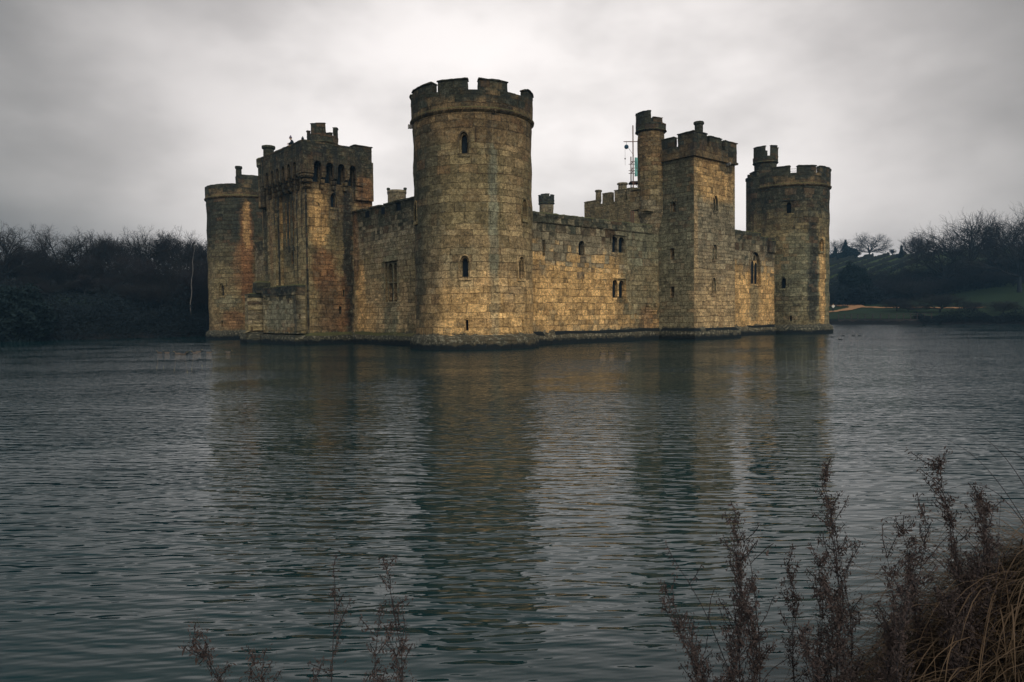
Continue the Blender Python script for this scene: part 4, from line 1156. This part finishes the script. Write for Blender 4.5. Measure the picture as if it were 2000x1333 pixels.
for i in range(21): plant((i * 5 + 2) % 6, -60 + i * 23 + rng.uniform(-7, 7), rng.uniform(528, 560), rng.uniform(101, 106) - max(0, (200 - i * 23)) * .055, lab_l, GL, rng.uniform(1.1, 1.5))
# beyond the castle, hidden mostly, and round the far side
for i in range(10): plant(i % 6, 470 + i * 120, rng.uniform(520, 560), rng.uniform(185, 205), 'bare tree on the far shore hidden behind the castle', 'bare trees behind the castle', 1.2)
# right shore
plant(1, 1641, 466, 296, 'thin bare tree on the hilltop nearest the far right tower', None, 1.5)
plant(6, 1697, 450, 292, 'lone wide domed bare oak on the hilltop skyline', None, 1.25, name='oak_tree')
plant(4, 1742, 486, 285, 'small bare sapling right of the lone hilltop oak', None, 1.6)
plant(2, 1790, 450, 225, 'slender upright bare tree with open crown between oak and big trees', None, .95)
plant(7, 1893, 402, 178, 'great spreading bare tree with a broad dome on the right shore', GR, 1.1, rz=.4)
plant(7, 1842, 446, 172, 'lower bare tree leaning out left of the great spreading tree', GR, 1.25)
plant(7, 1940, 408, 186, 'tall bare tree just right of the great spreading tree', GR, 1.0)
plant(7, 1990, 392, 158, 'tallest bare tree with thick crooked limbs at the right edge', GR, 1.0)
plant(7, 2040, 400, 170, 'bare tree cut off by the right edge of the picture', GR, 1.1)
lab_r = 'dark leafless tree merging into the wooded right shore'
for i in range(15): plant((i * 5 + 1) % 6, 1712 + i * 22 + rng.uniform(-7, 7), 530 - i * 1.8 + rng.uniform(-14, 14), rng.uniform(176, 200), lab_r, GR, rng.uniform(1.1, 1.4))
for i in range(14): plant((i * 3 + 2) % 6, 1722 + i * 23 + rng.uniform(-8, 8), 545 - i * 2 + rng.uniform(-12, 12), rng.uniform(166, 176), lab_r, GR, rng.uniform(1.2, 1.6))
for px, top, dist, wd in ((1752, 575, 150, 1.6), (1835, 565, 139, 2.0), (1775, 590, 146, 1.6), (1900, 585, 136, 1.6), (1960, 580, 128, 1.7)):
    plant(5, px, top, dist, 'low branching tree leaning over the right water edge', 'low trees at the right water edge', wd)

# evergreens, hedges
def leaf_cloud(name, n, fn, size, seed, m, parent=None, **kw):
    r = np.random.default_rng(seed); C_ = fn(r, n)
    a = r.normal(size=(n, 3)); a /= np.linalg.norm(a, axis=1, keepdims=True)
    b_ = np.cross(a, r.normal(size=(n, 3))); b_ /= np.linalg.norm(b_, axis=1, keepdims=True)
    s_ = size * r.uniform(.5, 1.4, (n, 1))
    V_ = np.stack([C_ - a * s_, C_ + a * s_ * .4 + b_ * s_ * .35, C_ + a * s_, C_ - b_ * s_ * .35], 1).reshape(-1, 3)
    return link(name, np_mesh(name, V_, np.arange(4 * n).reshape(n, 4)), m, parent, **kw)
def conifer(px, top, dist, label, rr=.3):
    X, Y = pxw(px, dist), dist; z0 = gz(X, Y); H = ztop(px, top, dist) - z0
    root = empty('conifer_tree', (X, Y, z0 - .1), label=label, cat='tree')
    bm = lathe_bm([(.03 * H, -.3), (.022 * H, H * .5), (.004 * H, H * .97)], 0, 0, 8); from_bm('trunk', bm, M['bark'], root)
    def fn(r, n):
        z = r.uniform(.05, 1, n) ** 1.15; a = r.uniform(0, 2 * np.pi, n); lay = .75 + .35 * np.sin(z * 40 + a * 2)
        q = rr * H * (1 - z) * lay * np.sqrt(r.uniform(.15, 1, n)); return np.stack([q * np.cos(a), q * np.sin(a), z * H - q * .25], 1)
    leaf_cloud('crown', 5000, fn, .38, int(px), M['ever'], root)
def bush(px, top, dist, halfw, label, m='ever', cat='bush', name='evergreen_bush', n=9000, size=.3):
    X, Y = pxw(px, dist), dist; z0 = gz(X, Y); H = ztop(px, top, dist) - z0; Wd = halfw / 1418.38 * dist
    root = empty(name, (X, Y, z0 - .1), label=label, cat=cat)
    from_bm('trunk', lathe_bm([(.2, -.4), (.14, H * .5)], 0, 0, 8), M['bark'], root)
    def fn(r, n):
        a = r.normal(size=(n, 3)); a /= np.linalg.norm(a, axis=1, keepdims=True)
        lump = 1 + .22 * np.sin(a[:, 0] * 5 + px) * np.cos(a[:, 2] * 6) + .15 * np.sin(a[:, 1] * 9 + a[:, 2] * 7)
        q = (r.uniform(.25, 1, n) ** .4) * lump; return np.stack([a[:, 0] * q * Wd, a[:, 1] * q * Wd, H * .5 + a[:, 2] * q * H * .52], 1)
    leaf_cloud('crown', n, fn, size, int(px), M[m], root)
conifer(1651, 470, 290, 'dark pointed conifer on the hilltop beside the thin bare tree', .42)
conifer(1631, 484, 292, 'small dark conifer close to the far right tower on the hilltop', .35)
conifer(1760, 481, 262, 'narrow dark conifer tip between oak and the big trees', .22)
bush(1662, 486, 285, 13, 'rounded dark bush on the hilltop beneath the conifer', n=3500, size=.5)
bush(1636, 497, 288, 18, 'low dark hedge on the hilltop edge', n=3500, size=.5)
bush(1668, 521, 178, 27, 'large dark holly bush at the foot of the vineyard hill', n=16000, size=.32)
bush(1692, 560, 172, 24, 'dark shrub right of the large holly at the foot of the hill', 'thicket', n=9000)
bush(1632, 578, 180, 14, 'greyish scrub beside the far right tower at the hill foot', 'thicket', n=5000)
bush(30, 560, 84, 60, 'ivy clad dark shrub low at the left edge of the wood', n=16000, size=.28)
# dense understorey reads as one mass: stuff
def under(xr, yfun, n, seed, hmax, name, label):
    def fn(r, n):
        X = r.uniform(xr[0], xr[1], n); dpt = r.uniform(0, 1, n) ** 1.5; Y = yfun(X) + dpt * 26
        gzv = hfun(X, Y); ht = hmax * (.45 + .35 * np.sin(X * .35) * np.sin(Y * .5 + X * .13) + .2 * np.sin(X * 1.1 + 2))
        # leave the mossy glade open
        gl = (np.abs(X + 57) < 9) & (gzv > 3.4) & (gzv < 6.8)
        ht = np.where(gl, ht * .12, np.maximum(ht, .5)); return np.stack([X, Y, gzv + r.uniform(0, 1, n) ** 1.3 * ht], 1)
    return leaf_cloud(name, n, fn, .17, seed, M['thicket'], None, kind='stuff', label=label)
def yl(X):   # west shoreline in world coordinates
    return Y0 + ((X - X0) + HM[3] * ST) / CT * ST + HM[3] * CT - 1.6 - 1.2 * np.sin(X * .8) ** 2
under((-92, 4), yl, 190000, 3, 5.6, 'undergrowth', 'tangled dark undergrowth filling the wood on the left shore')
def yr(X): return np.array(143 - (X - 60) * .62)
def fnr(r, n):
    X = r.uniform(70, 175, n); u_ = r.uniform(0, 1, n); Y = 168 + u_ * 36 + (X < 84) * 3; g_ = hfun(X, Y)
    return np.stack([X, Y, g_ + r.uniform(0, 1, n) ** 1.3 * (3.2 + 2.2 * np.sin(X * .3 + Y * .2))], 1)
leaf_cloud('undergrowth', 120000, fnr, .22, 5, M['thicket'], None, kind='stuff', label='dark scrub under the trees on the right shore')
def fnb(r, n):   # straggly growth hanging over the right bank
    X = r.uniform(73, 125, n); Y = np.interp(X, SX, SY) + r.uniform(-.8, 2.6, n) ; g_ = np.maximum(hfun(X, Y), 0)
    return np.stack([X, Y, g_ + r.uniform(0, 1, n) ** 1.5 * (1.1 + .9 * np.sin(X * .9))], 1)
SX = np.arange(60, 130, 2.0); SY = np.array([sh(q) for q in SX])
leaf_cloud('bank_scrub', 40000, fnb, .14, 6, M['thicket'], None, kind='stuff', label='dark reddish scrub trailing over the right bank')

# white birch stem against the left wood
bd = 101.5
bt = empty('birch_tree', (pxw(376, bd), bd, gz(pxw(376, bd), bd) - .1), label='slender pale birch trunk leaning before the dark wood left of the castle', cat='tree')
H = ztop(388, 466, bd) - bt.location.z
rng = random.Random(3); sg, sg2 = [], []
pts = [Vector((-.25 + .9 * (q / 14) ** 1.2 + .08 * math.sin(q * 1.7), 0, H * q / 14)) for q in range(15)]
for q in range(14): sg.append((tuple(pts[q]), tuple(pts[q + 1]), .085 * (1 - q / 16), .085 * (1 - (q + 1) / 16)))
for q in range(46):
    k = rng.randint(5, 13); p = pts[k]; a = rng.uniform(0, 6.28)
    for j in range(4):
        p2 = p + Vector((math.cos(a) * .32, math.sin(a) * .32, .42 - j * .07)); sg2.append((tuple(p), tuple(p2), .022 - .004 * j, .018 - .004 * j)); p = p2; a += rng.uniform(-.4, .4)
link('trunk', tube_mesh('trunk', sg, .001), M['birch'], bt); link('crown', tube_mesh('crown', sg2, 1), M['twig2'], bt)

# ------------------------------------------------------------------ scaffolding behind the right square tower
sx, sy = 13.12, 78.0
sc = empty('scaffolding', (sx, sy, 12), 0, label='thin rusty scaffold tower with teal netting and hanging pulley behind the right square tower', cat='scaffolding')
def tube(bm, a, b_, r, n=6):
    a, b_ = Vector(a), Vector(b_); q = (b_ - a).to_track_quat('Z', 'Y').to_matrix().to_4x4()
    bmesh.ops.create_cone(bm, cap_ends=True, segments=n, radius1=r, radius2=r, depth=(b_ - a).length, matrix=Matrix.Translation((a + b_) / 2) @ q)
for x_, y_, zt in ((0, 0, 10.4), (1.3, 0, 7.2), (0, 1.4, 7.4), (1.3, 1.4, 7.2)):
    bm = bmesh.new(); tube(bm, (x_, y_, 0), (x_, y_, zt), .065); from_bm('pole', bm, M['rustpole'], sc)
bm = bmesh.new()
for zz in (3.2, 4.4, 5.6, 5.9, 6.6):
    tube(bm, (-.25, 0, zz), (1.5, 0, zz), .035); tube(bm, (-.25, 1.4, zz), (1.5, 1.4, zz), .035); tube(bm, (0, -.1, zz), (0, 1.5, zz), .035)
tube(bm, (-1.0, 0, 8.7), (1.3, 0, 8.7), .045); tube(bm, (0, 0, 4.4), (1.3, 0, 3.2), .03); tube(bm, (-.75, 0, 8.4), (.1, 0, 7.2), .018)
from_bm('cross_tube', bm, M['rustpole'], sc)
bm = bmesh.new(); bmesh.ops.create_cube(bm, size=1, matrix=Matrix.Translation((.6, .7, 4.48)) @ Matrix.Diagonal((1.8, 1.5, .08, 1))); from_bm('platform', bm, M['wood'], sc)
bm = bmesh.new(); bmesh.ops.create_grid(bm, x_segments=10, y_segments=10, size=.5, matrix=Matrix.Translation((.65, -.05, 6.0)) @ Matrix.Diagonal((1.0, 1, 2.0, 1)) @ Matrix.Rotation(rad(90), 4, 'X'))
for v in bm.verts: v.co.y += .07 * math.sin(v.co.x * 9 + v.co.z * 4)
from_bm('netting', bm, M['net'], sc)
bm = bmesh.new(); bmesh.ops.create_uvsphere(bm, u_segments=14, v_segments=10, radius=.24, matrix=Matrix.Translation((-.7, 0, 8.15)) @ Matrix.Diagonal((1, .5, 1, 1))); from_bm('pulley', bm, M['blue'], sc, smooth=True)
bm = bmesh.new(); tube(bm, (-.7, 0, 8.65), (-.7, 0, 8.3), .02); tube(bm, (-.85, 0, 8.0), (-.85, 0, 6.2), .012); bmesh.ops.create_cube(bm, size=.12, matrix=Matrix.Translation((-.85, 0, 6.9))); from_bm('rope', bm, M['wood'], sc)

# ------------------------------------------------------------------ people
def skin_mesh(name, V_, E_, Rr, m, parent=None, sub=2, **kw):
    bs = bmesh.new(); sk = bs.verts.layers.skin.verify(); vs = [bs.verts.new(v) for v in V_]
    for i, (v, r) in enumerate(zip(vs, Rr)):
        v[sk].radius = (r, r) if not hasattr(r, '__len__') else r; v[sk].use_root = (i == 0)
    for a, b_ in E_: bs.edges.new((vs[a], vs[b_]))
    me = bpy.data.meshes.new(name); bs.to_mesh(me); bs.free(); o = bpy.data.objects.new(name, me); COL.objects.link(o)
    md = o.modifiers.new('s', 'SKIN')
    sb = o.modifiers.new('u', 'SUBSURF'); sb.levels = sb.render_levels = sub
    bpy.context.view_layer.update(); dg = bpy.context.evaluated_depsgraph_get()
    new = bpy.data.meshes.new_from_object(o.evaluated_get(dg)); bpy.data.objects.remove(o); new.shade_smooth(); new.name = name
    return link(name, new, m, parent, **kw)
def person(loc, rz, label, coat, hatm=None, hair=None, lean=.12, arms=(.10, .17), trousers=None):
    """standing figure, 1.7 m; body continuous, clothing laid over as fuller shells"""
    hip = .93
    V_ = [(0, 0, hip), (lean * .4, 0, 1.15), (lean * .8, 0, 1.36), (lean, 0, 1.46), (lean * 1.15, 0, 1.50), (lean * 1.35, 0, 1.60)]
    E_ = [(0, 1), (1, 2), (2, 3), (3, 4), (4, 5)]; Rr = [(.15, .12), (.14, .11), (.17, .12), (.07, .07), (.055, .055), (.085, .10)]
    def add(chain, par, rr):
        p = par
        for c_, r_ in zip(chain, rr): V_.append(c_); Rr.append(r_); E_.append((p, len(V_) - 1)); p = len(V_) - 1
    for s_ in (-1, 1):
        add([(0, s_ * .10, .86), (.02, s_ * .11, .50), (-.02, s_ * .11, .10), (.14, s_ * .12, .05)], 0, (.09, .062, .042, .036))
        add([(lean * .8, s_ * .20, 1.38), (lean + arms[0], s_ * .24, 1.14), (lean + arms[0] + arms[1], s_ * .16, 1.10), (lean + arms[0] + arms[1] + .1, s_ * .14, 1.10)], 2, (.06, .045, .034, .03))
    root = skin_mesh('person', V_, E_, Rr, M['skin'], label=label, cat='person')
    root.location = loc; root.rotation_euler = (0, 0, rz)
    # coat over torso and sleeves
    V2 = [(0, 0, .78), (lean * .4, 0, 1.12), (lean * .8, 0, 1.36), (lean, 0, 1.45)]; E2 = [(0, 1), (1, 2), (2, 3)]; R2 = [(.20, .18), (.18, .16), (.21, .16), (.10, .10)]
    for s_ in (-1, 1):
        n = len(V2); V2 += [(lean * .8, s_ * .21, 1.37), (lean + arms[0], s_ * .25, 1.14), (lean + arms[0] + arms[1], s_ * .16, 1.10)]; R2 += [.085, .07, .055]; E2 += [(2, n), (n, n + 1), (n + 1, n + 2)]
    skin_mesh('coat', V2, E2, R2, coat, root)
    V3 = [(0, 0, .90)]; E3 = []; R3 = [.15]
    for s_ in (-1, 1):
        n = len(V3); V3 += [(0, s_ * .10, .80), (.02, s_ * .11, .48), (-.02, s_ * .11, .10), (.13, s_ * .12, .05)]; R3 += [.11, .08, .06, .05]; E3 += [(0, n), (n, n + 1), (n + 1, n + 2), (n + 2, n + 3)]
    skin_mesh('trousers', V3, E3, R3, trousers or M['coat'], root)
    hx = lean * 1.35; hz_ = 1.60
    bm = bmesh.new()
    bmesh.ops.create_uvsphere(bm, u_segments=14, v_segments=10, radius=.115, matrix=Matrix.Translation((hx - .025, 0, hz_ + .04)) @ Matrix.Diagonal((1, .92, 1.02, 1)))
    from_bm('hair', bm, hair or M['duckd'], root, smooth=True)
    bm = bmesh.new()
    bmesh.ops.create_cone(bm, cap_ends=True, segments=8, radius1=.02, radius2=.006, depth=.05, matrix=Matrix.Translation((hx + .105, 0, hz_)) @ Matrix.Rotation(rad(90), 4, 'Y'))
    from_bm('nose', bm, M['skin'], root, smooth=True)
    if hatm:
        bm = bmesh.new()
        bmesh.ops.create_uvsphere(bm, u_segments=14, v_segments=10, radius=.128, matrix=Matrix.Translation((hx - .02, 0, hz_ + .09)) @ Matrix.Diagonal((1, .95, .95, 1)))
        bmesh.ops.create_uvsphere(bm, u_segments=8, v_segments=6, radius=.05, matrix=Matrix.Translation((hx - .03, 0, hz_ + .25)))
        from_bm('hat', bm, hatm, root, smooth=True)
    return root
def on_deck(px, u_):      # where a line of sight meets the walkway behind the parapet
    lo, hi = 14.0, 30.0
    for _ in range(40):
        v_ = (lo + hi) / 2; X, Y, _z = to_world(u_, v_)
        if 1000 + 1418.38 * X / Y > px: lo = v_
        else: hi = v_
    return to_world(u_, v_, 16.85)
person(on_deck(582, -4.5), rad(200), 'person in a bobble hat and dark coat leaning on the gate tower parapet', M['coat'], M['hat'], M['blonde'], lean=.22)
person(on_deck(603.5, -3.6), rad(190), 'person in a dark hooded coat right beside the round roof turret', M['coat'], M['coat'], lean=.16)
person(on_deck(531, -4.3), rad(180), 'person in pink, only the head showing over the gate parapet', M['pink'], M['pink'], lean=.05)
pX, pY = pxw(1627.5, 158.5), 158.5
person((pX, pY, gz(pX, pY)), rad(250), 'person in a white coat and dark trousers walking by the railing on the right shore', M['white'], None, M['blonde'], lean=.03, arms=(.05, .1))

# ------------------------------------------------------------------ ducks
def duck(loc, rz, label, kind, s_=1.0, group=None):
    body, head = {'brown': (M['duckb'], M['duckb']), 'pale': (M['duckp'], M['duckd']), 'dark': (M['duckd'], M['duckd']), 'tan': (M['duckp'], M['duckb'])}[kind]
    V_ = [(-.24, 0, .12), (-.14, 0, .07), (0, 0, .05), (.12, 0, .06), (.19, 0, .15), (.21, 0, .23), (.25, 0, .25)]
    Rr = [(.015, .03), (.06, .085), (.085, .105), (.07, .09), (.036, .036), (.042, .046), (.028, .028)]
    o = skin_mesh('duck', V_, [(i, i + 1) for i in range(6)], Rr, [body, head], label=label, cat='duck', group=group)
    me = o.data
    for p in me.polygons:
        if p.center.z > .155 and p.center.x > .1: p.material_index = 1
    bm = bmesh.new(); bmesh.ops.create_cube(bm, size=1, matrix=Matrix.Translation((.285, 0, .245)) @ Matrix.Diagonal((.07, .035, .02, 1))); bmesh.ops.bevel(bm, geom=bm.edges[:], offset=.006, affect='EDGES')
    from_bm('bill', bm, M['beak'], o)
    o.location = loc; o.rotation_euler = (0, 0, rz); o.scale = (s_ * .72,) * 3; o.location.z = -.035
    return o
DG = 'ducks swimming left of the castle'
for px, d_, rz, kd, lab in [(311, 49.5, 2.9, 'brown', 'brown duck farthest left in the row swimming left of the castle'), (325, 49.3, 3.0, 'pale', 'pale bodied duck second from the left in the row'),
        (346, 48.0, 3.2, 'tan', 'tan duck third from the left, tail to the next one'), (357, 46.9, .2, 'brown', 'brown duck fourth from the left beside a dark one'),
        (365, 47.4, 1.7, 'dark', 'dark duck seen end on midway along the row'), (380, 48.5, 3.1, 'tan', 'tan duck just left of the pale red breasted pair partner'),
        (387, 50.3, .1, 'pale', 'pale duck nearly overlapping its tan neighbour'), (408, 48.9, .1, 'pale', 'pale duck with dark head under the castle corner reflection'),
        (445, 49.0, .0, 'pale', 'small pale duck alone before the far left tower')]:
    duck((pxw(px, d_), d_, 0), rz, lab, kd, 1.15, DG)
duck((5.25, 42.0, 0), 3.0, 'black headed duck leading the trio in front of the right curtain wall', 'pale', 1.0, 'ducks before the right curtain wall')
duck((5.75, 42.1, 0), 3.2, 'black headed pale duck in the middle of the trio before the curtain wall', 'pale', 1.0, 'ducks before the right curtain wall')
duck((6.65, 41.8, 0), 3.1, 'duck trailing the trio at the right, dark head and tan back', 'tan', 1.0, 'ducks before the right curtain wall')
for px, py, d_, lab in [(1647, 0, 70.5, 'dark coot left of two others on the bright water by the far right tower'), (1667, 0, 70, 'dark coot in the middle of three on the bright water'),
        (1679, 0, 69.6, 'dark coot rightmost of three on the bright water'), (1642, 0, 60, 'dark coot nearest the viewer drawing a wake by the far right tower'), (1626, 0, 66, 'dark coot close against the foot of the far right tower')]:
    duck((pxw(px, d_), d_, 0), 3.0, lab, 'dark', .95, 'coots by the far right tower')

# ------------------------------------------------------------------ foreground weeds on the near bank
def weed(X, Y, z0, H, label, seed, lean=(0, 0), bushy=1.0, n_st=4, spreadr=.10, group=None):
    r = random.Random(seed); root = empty('dried_weed', (X, Y, z0), label=label, cat='weed', group=group)
    leaves = []
    for st in range(n_st):
        sg = []
        a = r.uniform(0, 6.28); L = H * (1.0 if st == 0 else r.uniform(.55, .93))
        base = Vector((math.cos(a), math.sin(a), 0)) * (.02 if st == 0 else r.uniform(.02, spreadr))
        dr = Vector((lean[0] + r.gauss(0, .07), lean[1] + r.gauss(0, .07), 1)).normalized()
        if st: dr = (dr + Vector((math.cos(a), math.sin(a), 0)) * r.uniform(.02, .11)).normalized()
        p = base; n = 16; pts = [p]
        for i in range(n):
            dr = (dr + Vector((r.gauss(0, .05), r.gauss(0, .05), .015))).normalized(); 
            if i > n * .8: dr = (dr + Vector((lean[0] * .5 - .05, 0, -.05))).normalized()
            p = p + dr * L / n; pts.append(p)
            sg.append((tuple(pts[-2]), tuple(p), .0048 * (1 - i / n * .75), .0048 * (1 - (i + 1) / n * .75)))
            if i > 1:
                for q in range(int(r.uniform(1.6, 3.8) * bushy)):
                    aa = r.uniform(0, 6.28); el = r.uniform(.75, 1.3)
                    bd = Vector((math.cos(aa) * math.cos(el), math.sin(aa) * math.cos(el), math.sin(el)))
                    Lb = L * r.uniform(.04, .13) * (1.25 - abs(i / n - .45)); bp = p.copy(); m_ = 5
                    for j in range(m_):
                        bd = (bd + Vector((r.gauss(0, .16), r.gauss(0, .16), .03))).normalized(); b2 = bp + bd * Lb / m_
                        sg.append((tuple(bp), tuple(b2), .0020, .0015)); bp = b2
                        for w_ in range(int(r.uniform(4, 11) * bushy)):
                            leaves.append((bp + Vector((r.gauss(0, .010), r.gauss(0, .010), r.gauss(0, .010))), r.uniform(.004, .010)))
                        if r.random() < .30: # shrivelled hanging leaf
                            leaves.append((bp + Vector((0, 0, -.02)), r.uniform(.010, .019)))
            if i > n * .6:
                for w_ in range(int(12 * bushy)):
                    leaves.append((p + Vector((r.gauss(0, .013), r.gauss(0, .013), r.gauss(0, .02))), r.uniform(.004, .009)))
        link('stem', tube_mesh('stem', sg, 1), M['weed'], root)
    C_ = np.array([tuple(l[0]) for l in leaves]); s_ = np.array([l[1] for l in leaves])[:, None]; g = np.random.default_rng(seed)
    a = g.normal(size=C_.shape) + np.array([0, 0, .8]); a /= np.linalg.norm(a, axis=1, keepdims=True)
    b_ = np.cross(a, g.normal(size=C_.shape)); b_ /= np.linalg.norm(b_, axis=1, keepdims=True)
    V_ = np.stack([C_ - a * s_, C_ + b_ * s_ * .32, C_ + a * s_ * 1.1, C_ - b_ * s_ * .32], 1).reshape(-1, 3)
    link('seed_heads', np_mesh('seed_heads', V_, np.arange(len(V_)).reshape(-1, 4)), M['seed'], root, kind='stuff')
    return root
WG = 'dried weeds on the near bank'
def wd(px, top, d_, label, seed, z0=.25, **kw):
    X = pxw(px, d_); z0 = min(z0, gz(X, d_) - .02) if gz(X, d_) > .05 else min(z0, -.05); weed(X, d_, z0, ztop(px, top, d_) - z0, label, seed, group=WG, **kw)
wd(1478, 978, 3.0, 'dried weed with one tall bent stem left of the bushiest weed', 1, lean=(-.03, 0), n_st=2, bushy=.6, spreadr=.05)
wd(1435, 1040, 2.9, 'bushy dried weed with feathery heads, left end of the right hand clump', 2, lean=(-.03, 0), n_st=6, spreadr=.12, bushy=1.2)
wd(1500, 1090, 2.95, 'thin bare stemmed dried weed between the feathery and the bushiest weed', 16, lean=(.02, 0), n_st=2, spreadr=.04, bushy=.4)
wd(1368, 1180, 2.8, 'short leafy dried weed low at the left of the right hand clump', 3, n_st=4, spreadr=.08, bushy=1.1)
wd(1640, 940, 3.0, 'tallest and bushiest dried weed in the middle of the right hand clump', 4, lean=(-.01, 0), n_st=10, spreadr=.15, bushy=1.35)
wd(1695, 985, 2.9, 'dried weed with upright plumes at the right flank of the bushiest weed', 5, lean=(.01, 0), n_st=4, spreadr=.07, bushy=1.1)
wd(1862, 908, 3.0, 'dark dried weed with a thick drooping crown above the grass mound', 6, lean=(-.02, .02), n_st=6, spreadr=.08, bushy=1.4, z0=.9)
wd(1925, 1000, 3.1, 'thin dried weed with sparse berries right of the dark crowned weed', 7, lean=(.08, 0), n_st=2, bushy=.6, z0=1.0)
wd(575, 1168, 2.7, 'dried weed with a single dark spike near the bottom left of centre', 8, lean=(.04, 0), n_st=3, spreadr=.06, bushy=.8)
wd(522, 1240, 2.6, 'short ragged dried weed at the lower left end of the weeds', 9, lean=(-.03, 0), n_st=3, spreadr=.06, bushy=1.0)
wd(738, 1130, 2.7, 'dried weed with a pale tip reaching highest among the left hand weeds', 10, lean=(.06, 0), n_st=3, spreadr=.05, bushy=.95)
wd(690, 1222, 2.6, 'ragged dried weed leaning left of the pale tipped one', 11, lean=(-.05, 0), n_st=3, spreadr=.06, bushy=.9)
wd(768, 1300, 2.6, 'very short dried weed peeping in at the bottom edge', 12, n_st=3, spreadr=.06, bushy=1.0)

# arching tussock grass on the mound, bottom right
def blades(n, seed, cx, cy, sx_, sy_, Lr, w_, droop, dirb, name, label, m='blade'):
    r = np.random.default_rng(seed)
    X = cx + r.normal(size=n) * sx_; Y = cy + r.normal(size=n) * sy_; Z = hfun(X, Y)
    keep = Z > .15; X, Y, Z = X[keep], Y[keep], Z[keep]; n = len(X)
    L = r.uniform(*Lr, n); az = dirb + r.normal(size=n) * .7; el = r.uniform(.55, 1.25, n); K = 8
    p = np.stack([X, Y, Z - .03], 1); rows = []
    side = np.stack([-np.sin(az), np.cos(az), 0 * az], 1); e = el.copy(); dr_ = droop * r.uniform(.6, 1.5, n)
    for k in range(K + 1):
        ww = (w_ * (1 - (k / K) ** 2.0) + .0004) * r.uniform(.9, 1.1, n)
        rows.append((p - side * ww[:, None], p + side * ww[:, None]))
        d_ = np.stack([np.cos(az) * np.cos(e), np.sin(az) * np.cos(e), np.sin(e)], 1); p = p + d_ * (L / K)[:, None]; e = e - dr_ / K * (1.2 if k > 2 else .8)
    V_ = np.stack([q for rw in rows for q in rw], 1)     # n, 2(K+1), 3
    F_ = np.array([[2 * k, 2 * k + 1, 2 * k + 3, 2 * k + 2] for k in range(K)])
    Fs = F_[None] + (np.arange(n) * 2 * (K + 1))[:, None, None]
    return link(name, np_mesh(name, V_.reshape(-1, 3), Fs.reshape(-1, 4)), M[m], None, kind='stuff', label=label)
blades(19000, 1, 2.25, 3.0, .62, .50, (.2, .5), .0022, 2.3, 3.2, 'tussock_grass', 'arching tan and brown tussock grass heaped on the near bank')
blades(1300, 7, 2.05, 2.95, .60, .45, (.55, 1.0), .0030, 2.0, 3.3, 'long_tussock_grass', 'long tan grass blades arching over the mound', 'tanblade')
blades(2600, 2, .6, -.1, 1.6, .5, (.2, .5), .002, 1.6, 1.6, 'bank_grass', 'brown grass on the bank under the viewer')
# a few long fine stalks crossing the water at the right edge
def stalk(px0, py0, px1, py1, d_, bow, seed):
    a = Vector((pxw(px0, d_), d_, ztop(px0, py0, d_))); c = Vector((pxw(px1, d_ + .2), d_ + .2, ztop(px1, py1, d_ + .2))); sg = []
    prev = a; n = 14
    for i in range(1, n + 1):
        q = i / n; p = a.lerp(c, q) + Vector((0, 0, bow * math.sin(q * math.pi))); sg.append((tuple(prev - a), tuple(p - a), .0022 * (1.1 - q * .8), .0022 * (1.05 - q * .8))); prev = p
    me_ = tube_mesh('grass_stalk', sg, 1); o = link('grass_stalk', me_, M['weed'], None, label='long fine dry stalk curving over the water at the right edge', cat='grass stalk', group='fine stalks at the right edge'); o.location = a
stalk(2040, 1080, 1830, 850, 3.2, .10, 1); stalk(2040, 1010, 1880, 835, 3.2, .08, 2); stalk(2060, 1120, 1850, 960, 3.1, .16, 3); stalk(1990, 1180, 1720, 1020, 3.1, .16, 4)
stalk(2050, 950, 1930, 870, 3.3, .05, 5); stalk(1950, 1180, 1960, 960, 3.0, .02, 6)

for o in bpy.data.objects:
    if o.parent is castle and o.type == 'MESH' and not o.data.polygons: bpy.data.objects.remove(o)

# ------------------------------------------------------------------ slight haze, added in blue to lift the darks
hm = bpy.data.materials.new('blue_lift_haze'); hm.use_nodes = True; ht = NT(hm.node_tree); ht.n.clear()
pv = ht.new('ShaderNodeVolumePrincipled'); pv.inputs['Density'].default_value = HAZE
pv.inputs['Color'].default_value = (.26, .52, .80, 1); pv.inputs['Anisotropy'].default_value = 0.1
ht.l.new(pv.outputs[0], ht.new('ShaderNodeOutputMaterial').inputs['Volume'])
bm = bmesh.new(); bmesh.ops.create_cube(bm, size=1, matrix=Matrix.Translation((0, 0, 22.5)) @ Matrix.Diagonal((2420, 2420, 51, 1)))
from_bm('haze', bm, hm, None, kind='stuff', label='thin blue haze added to lift the darks')
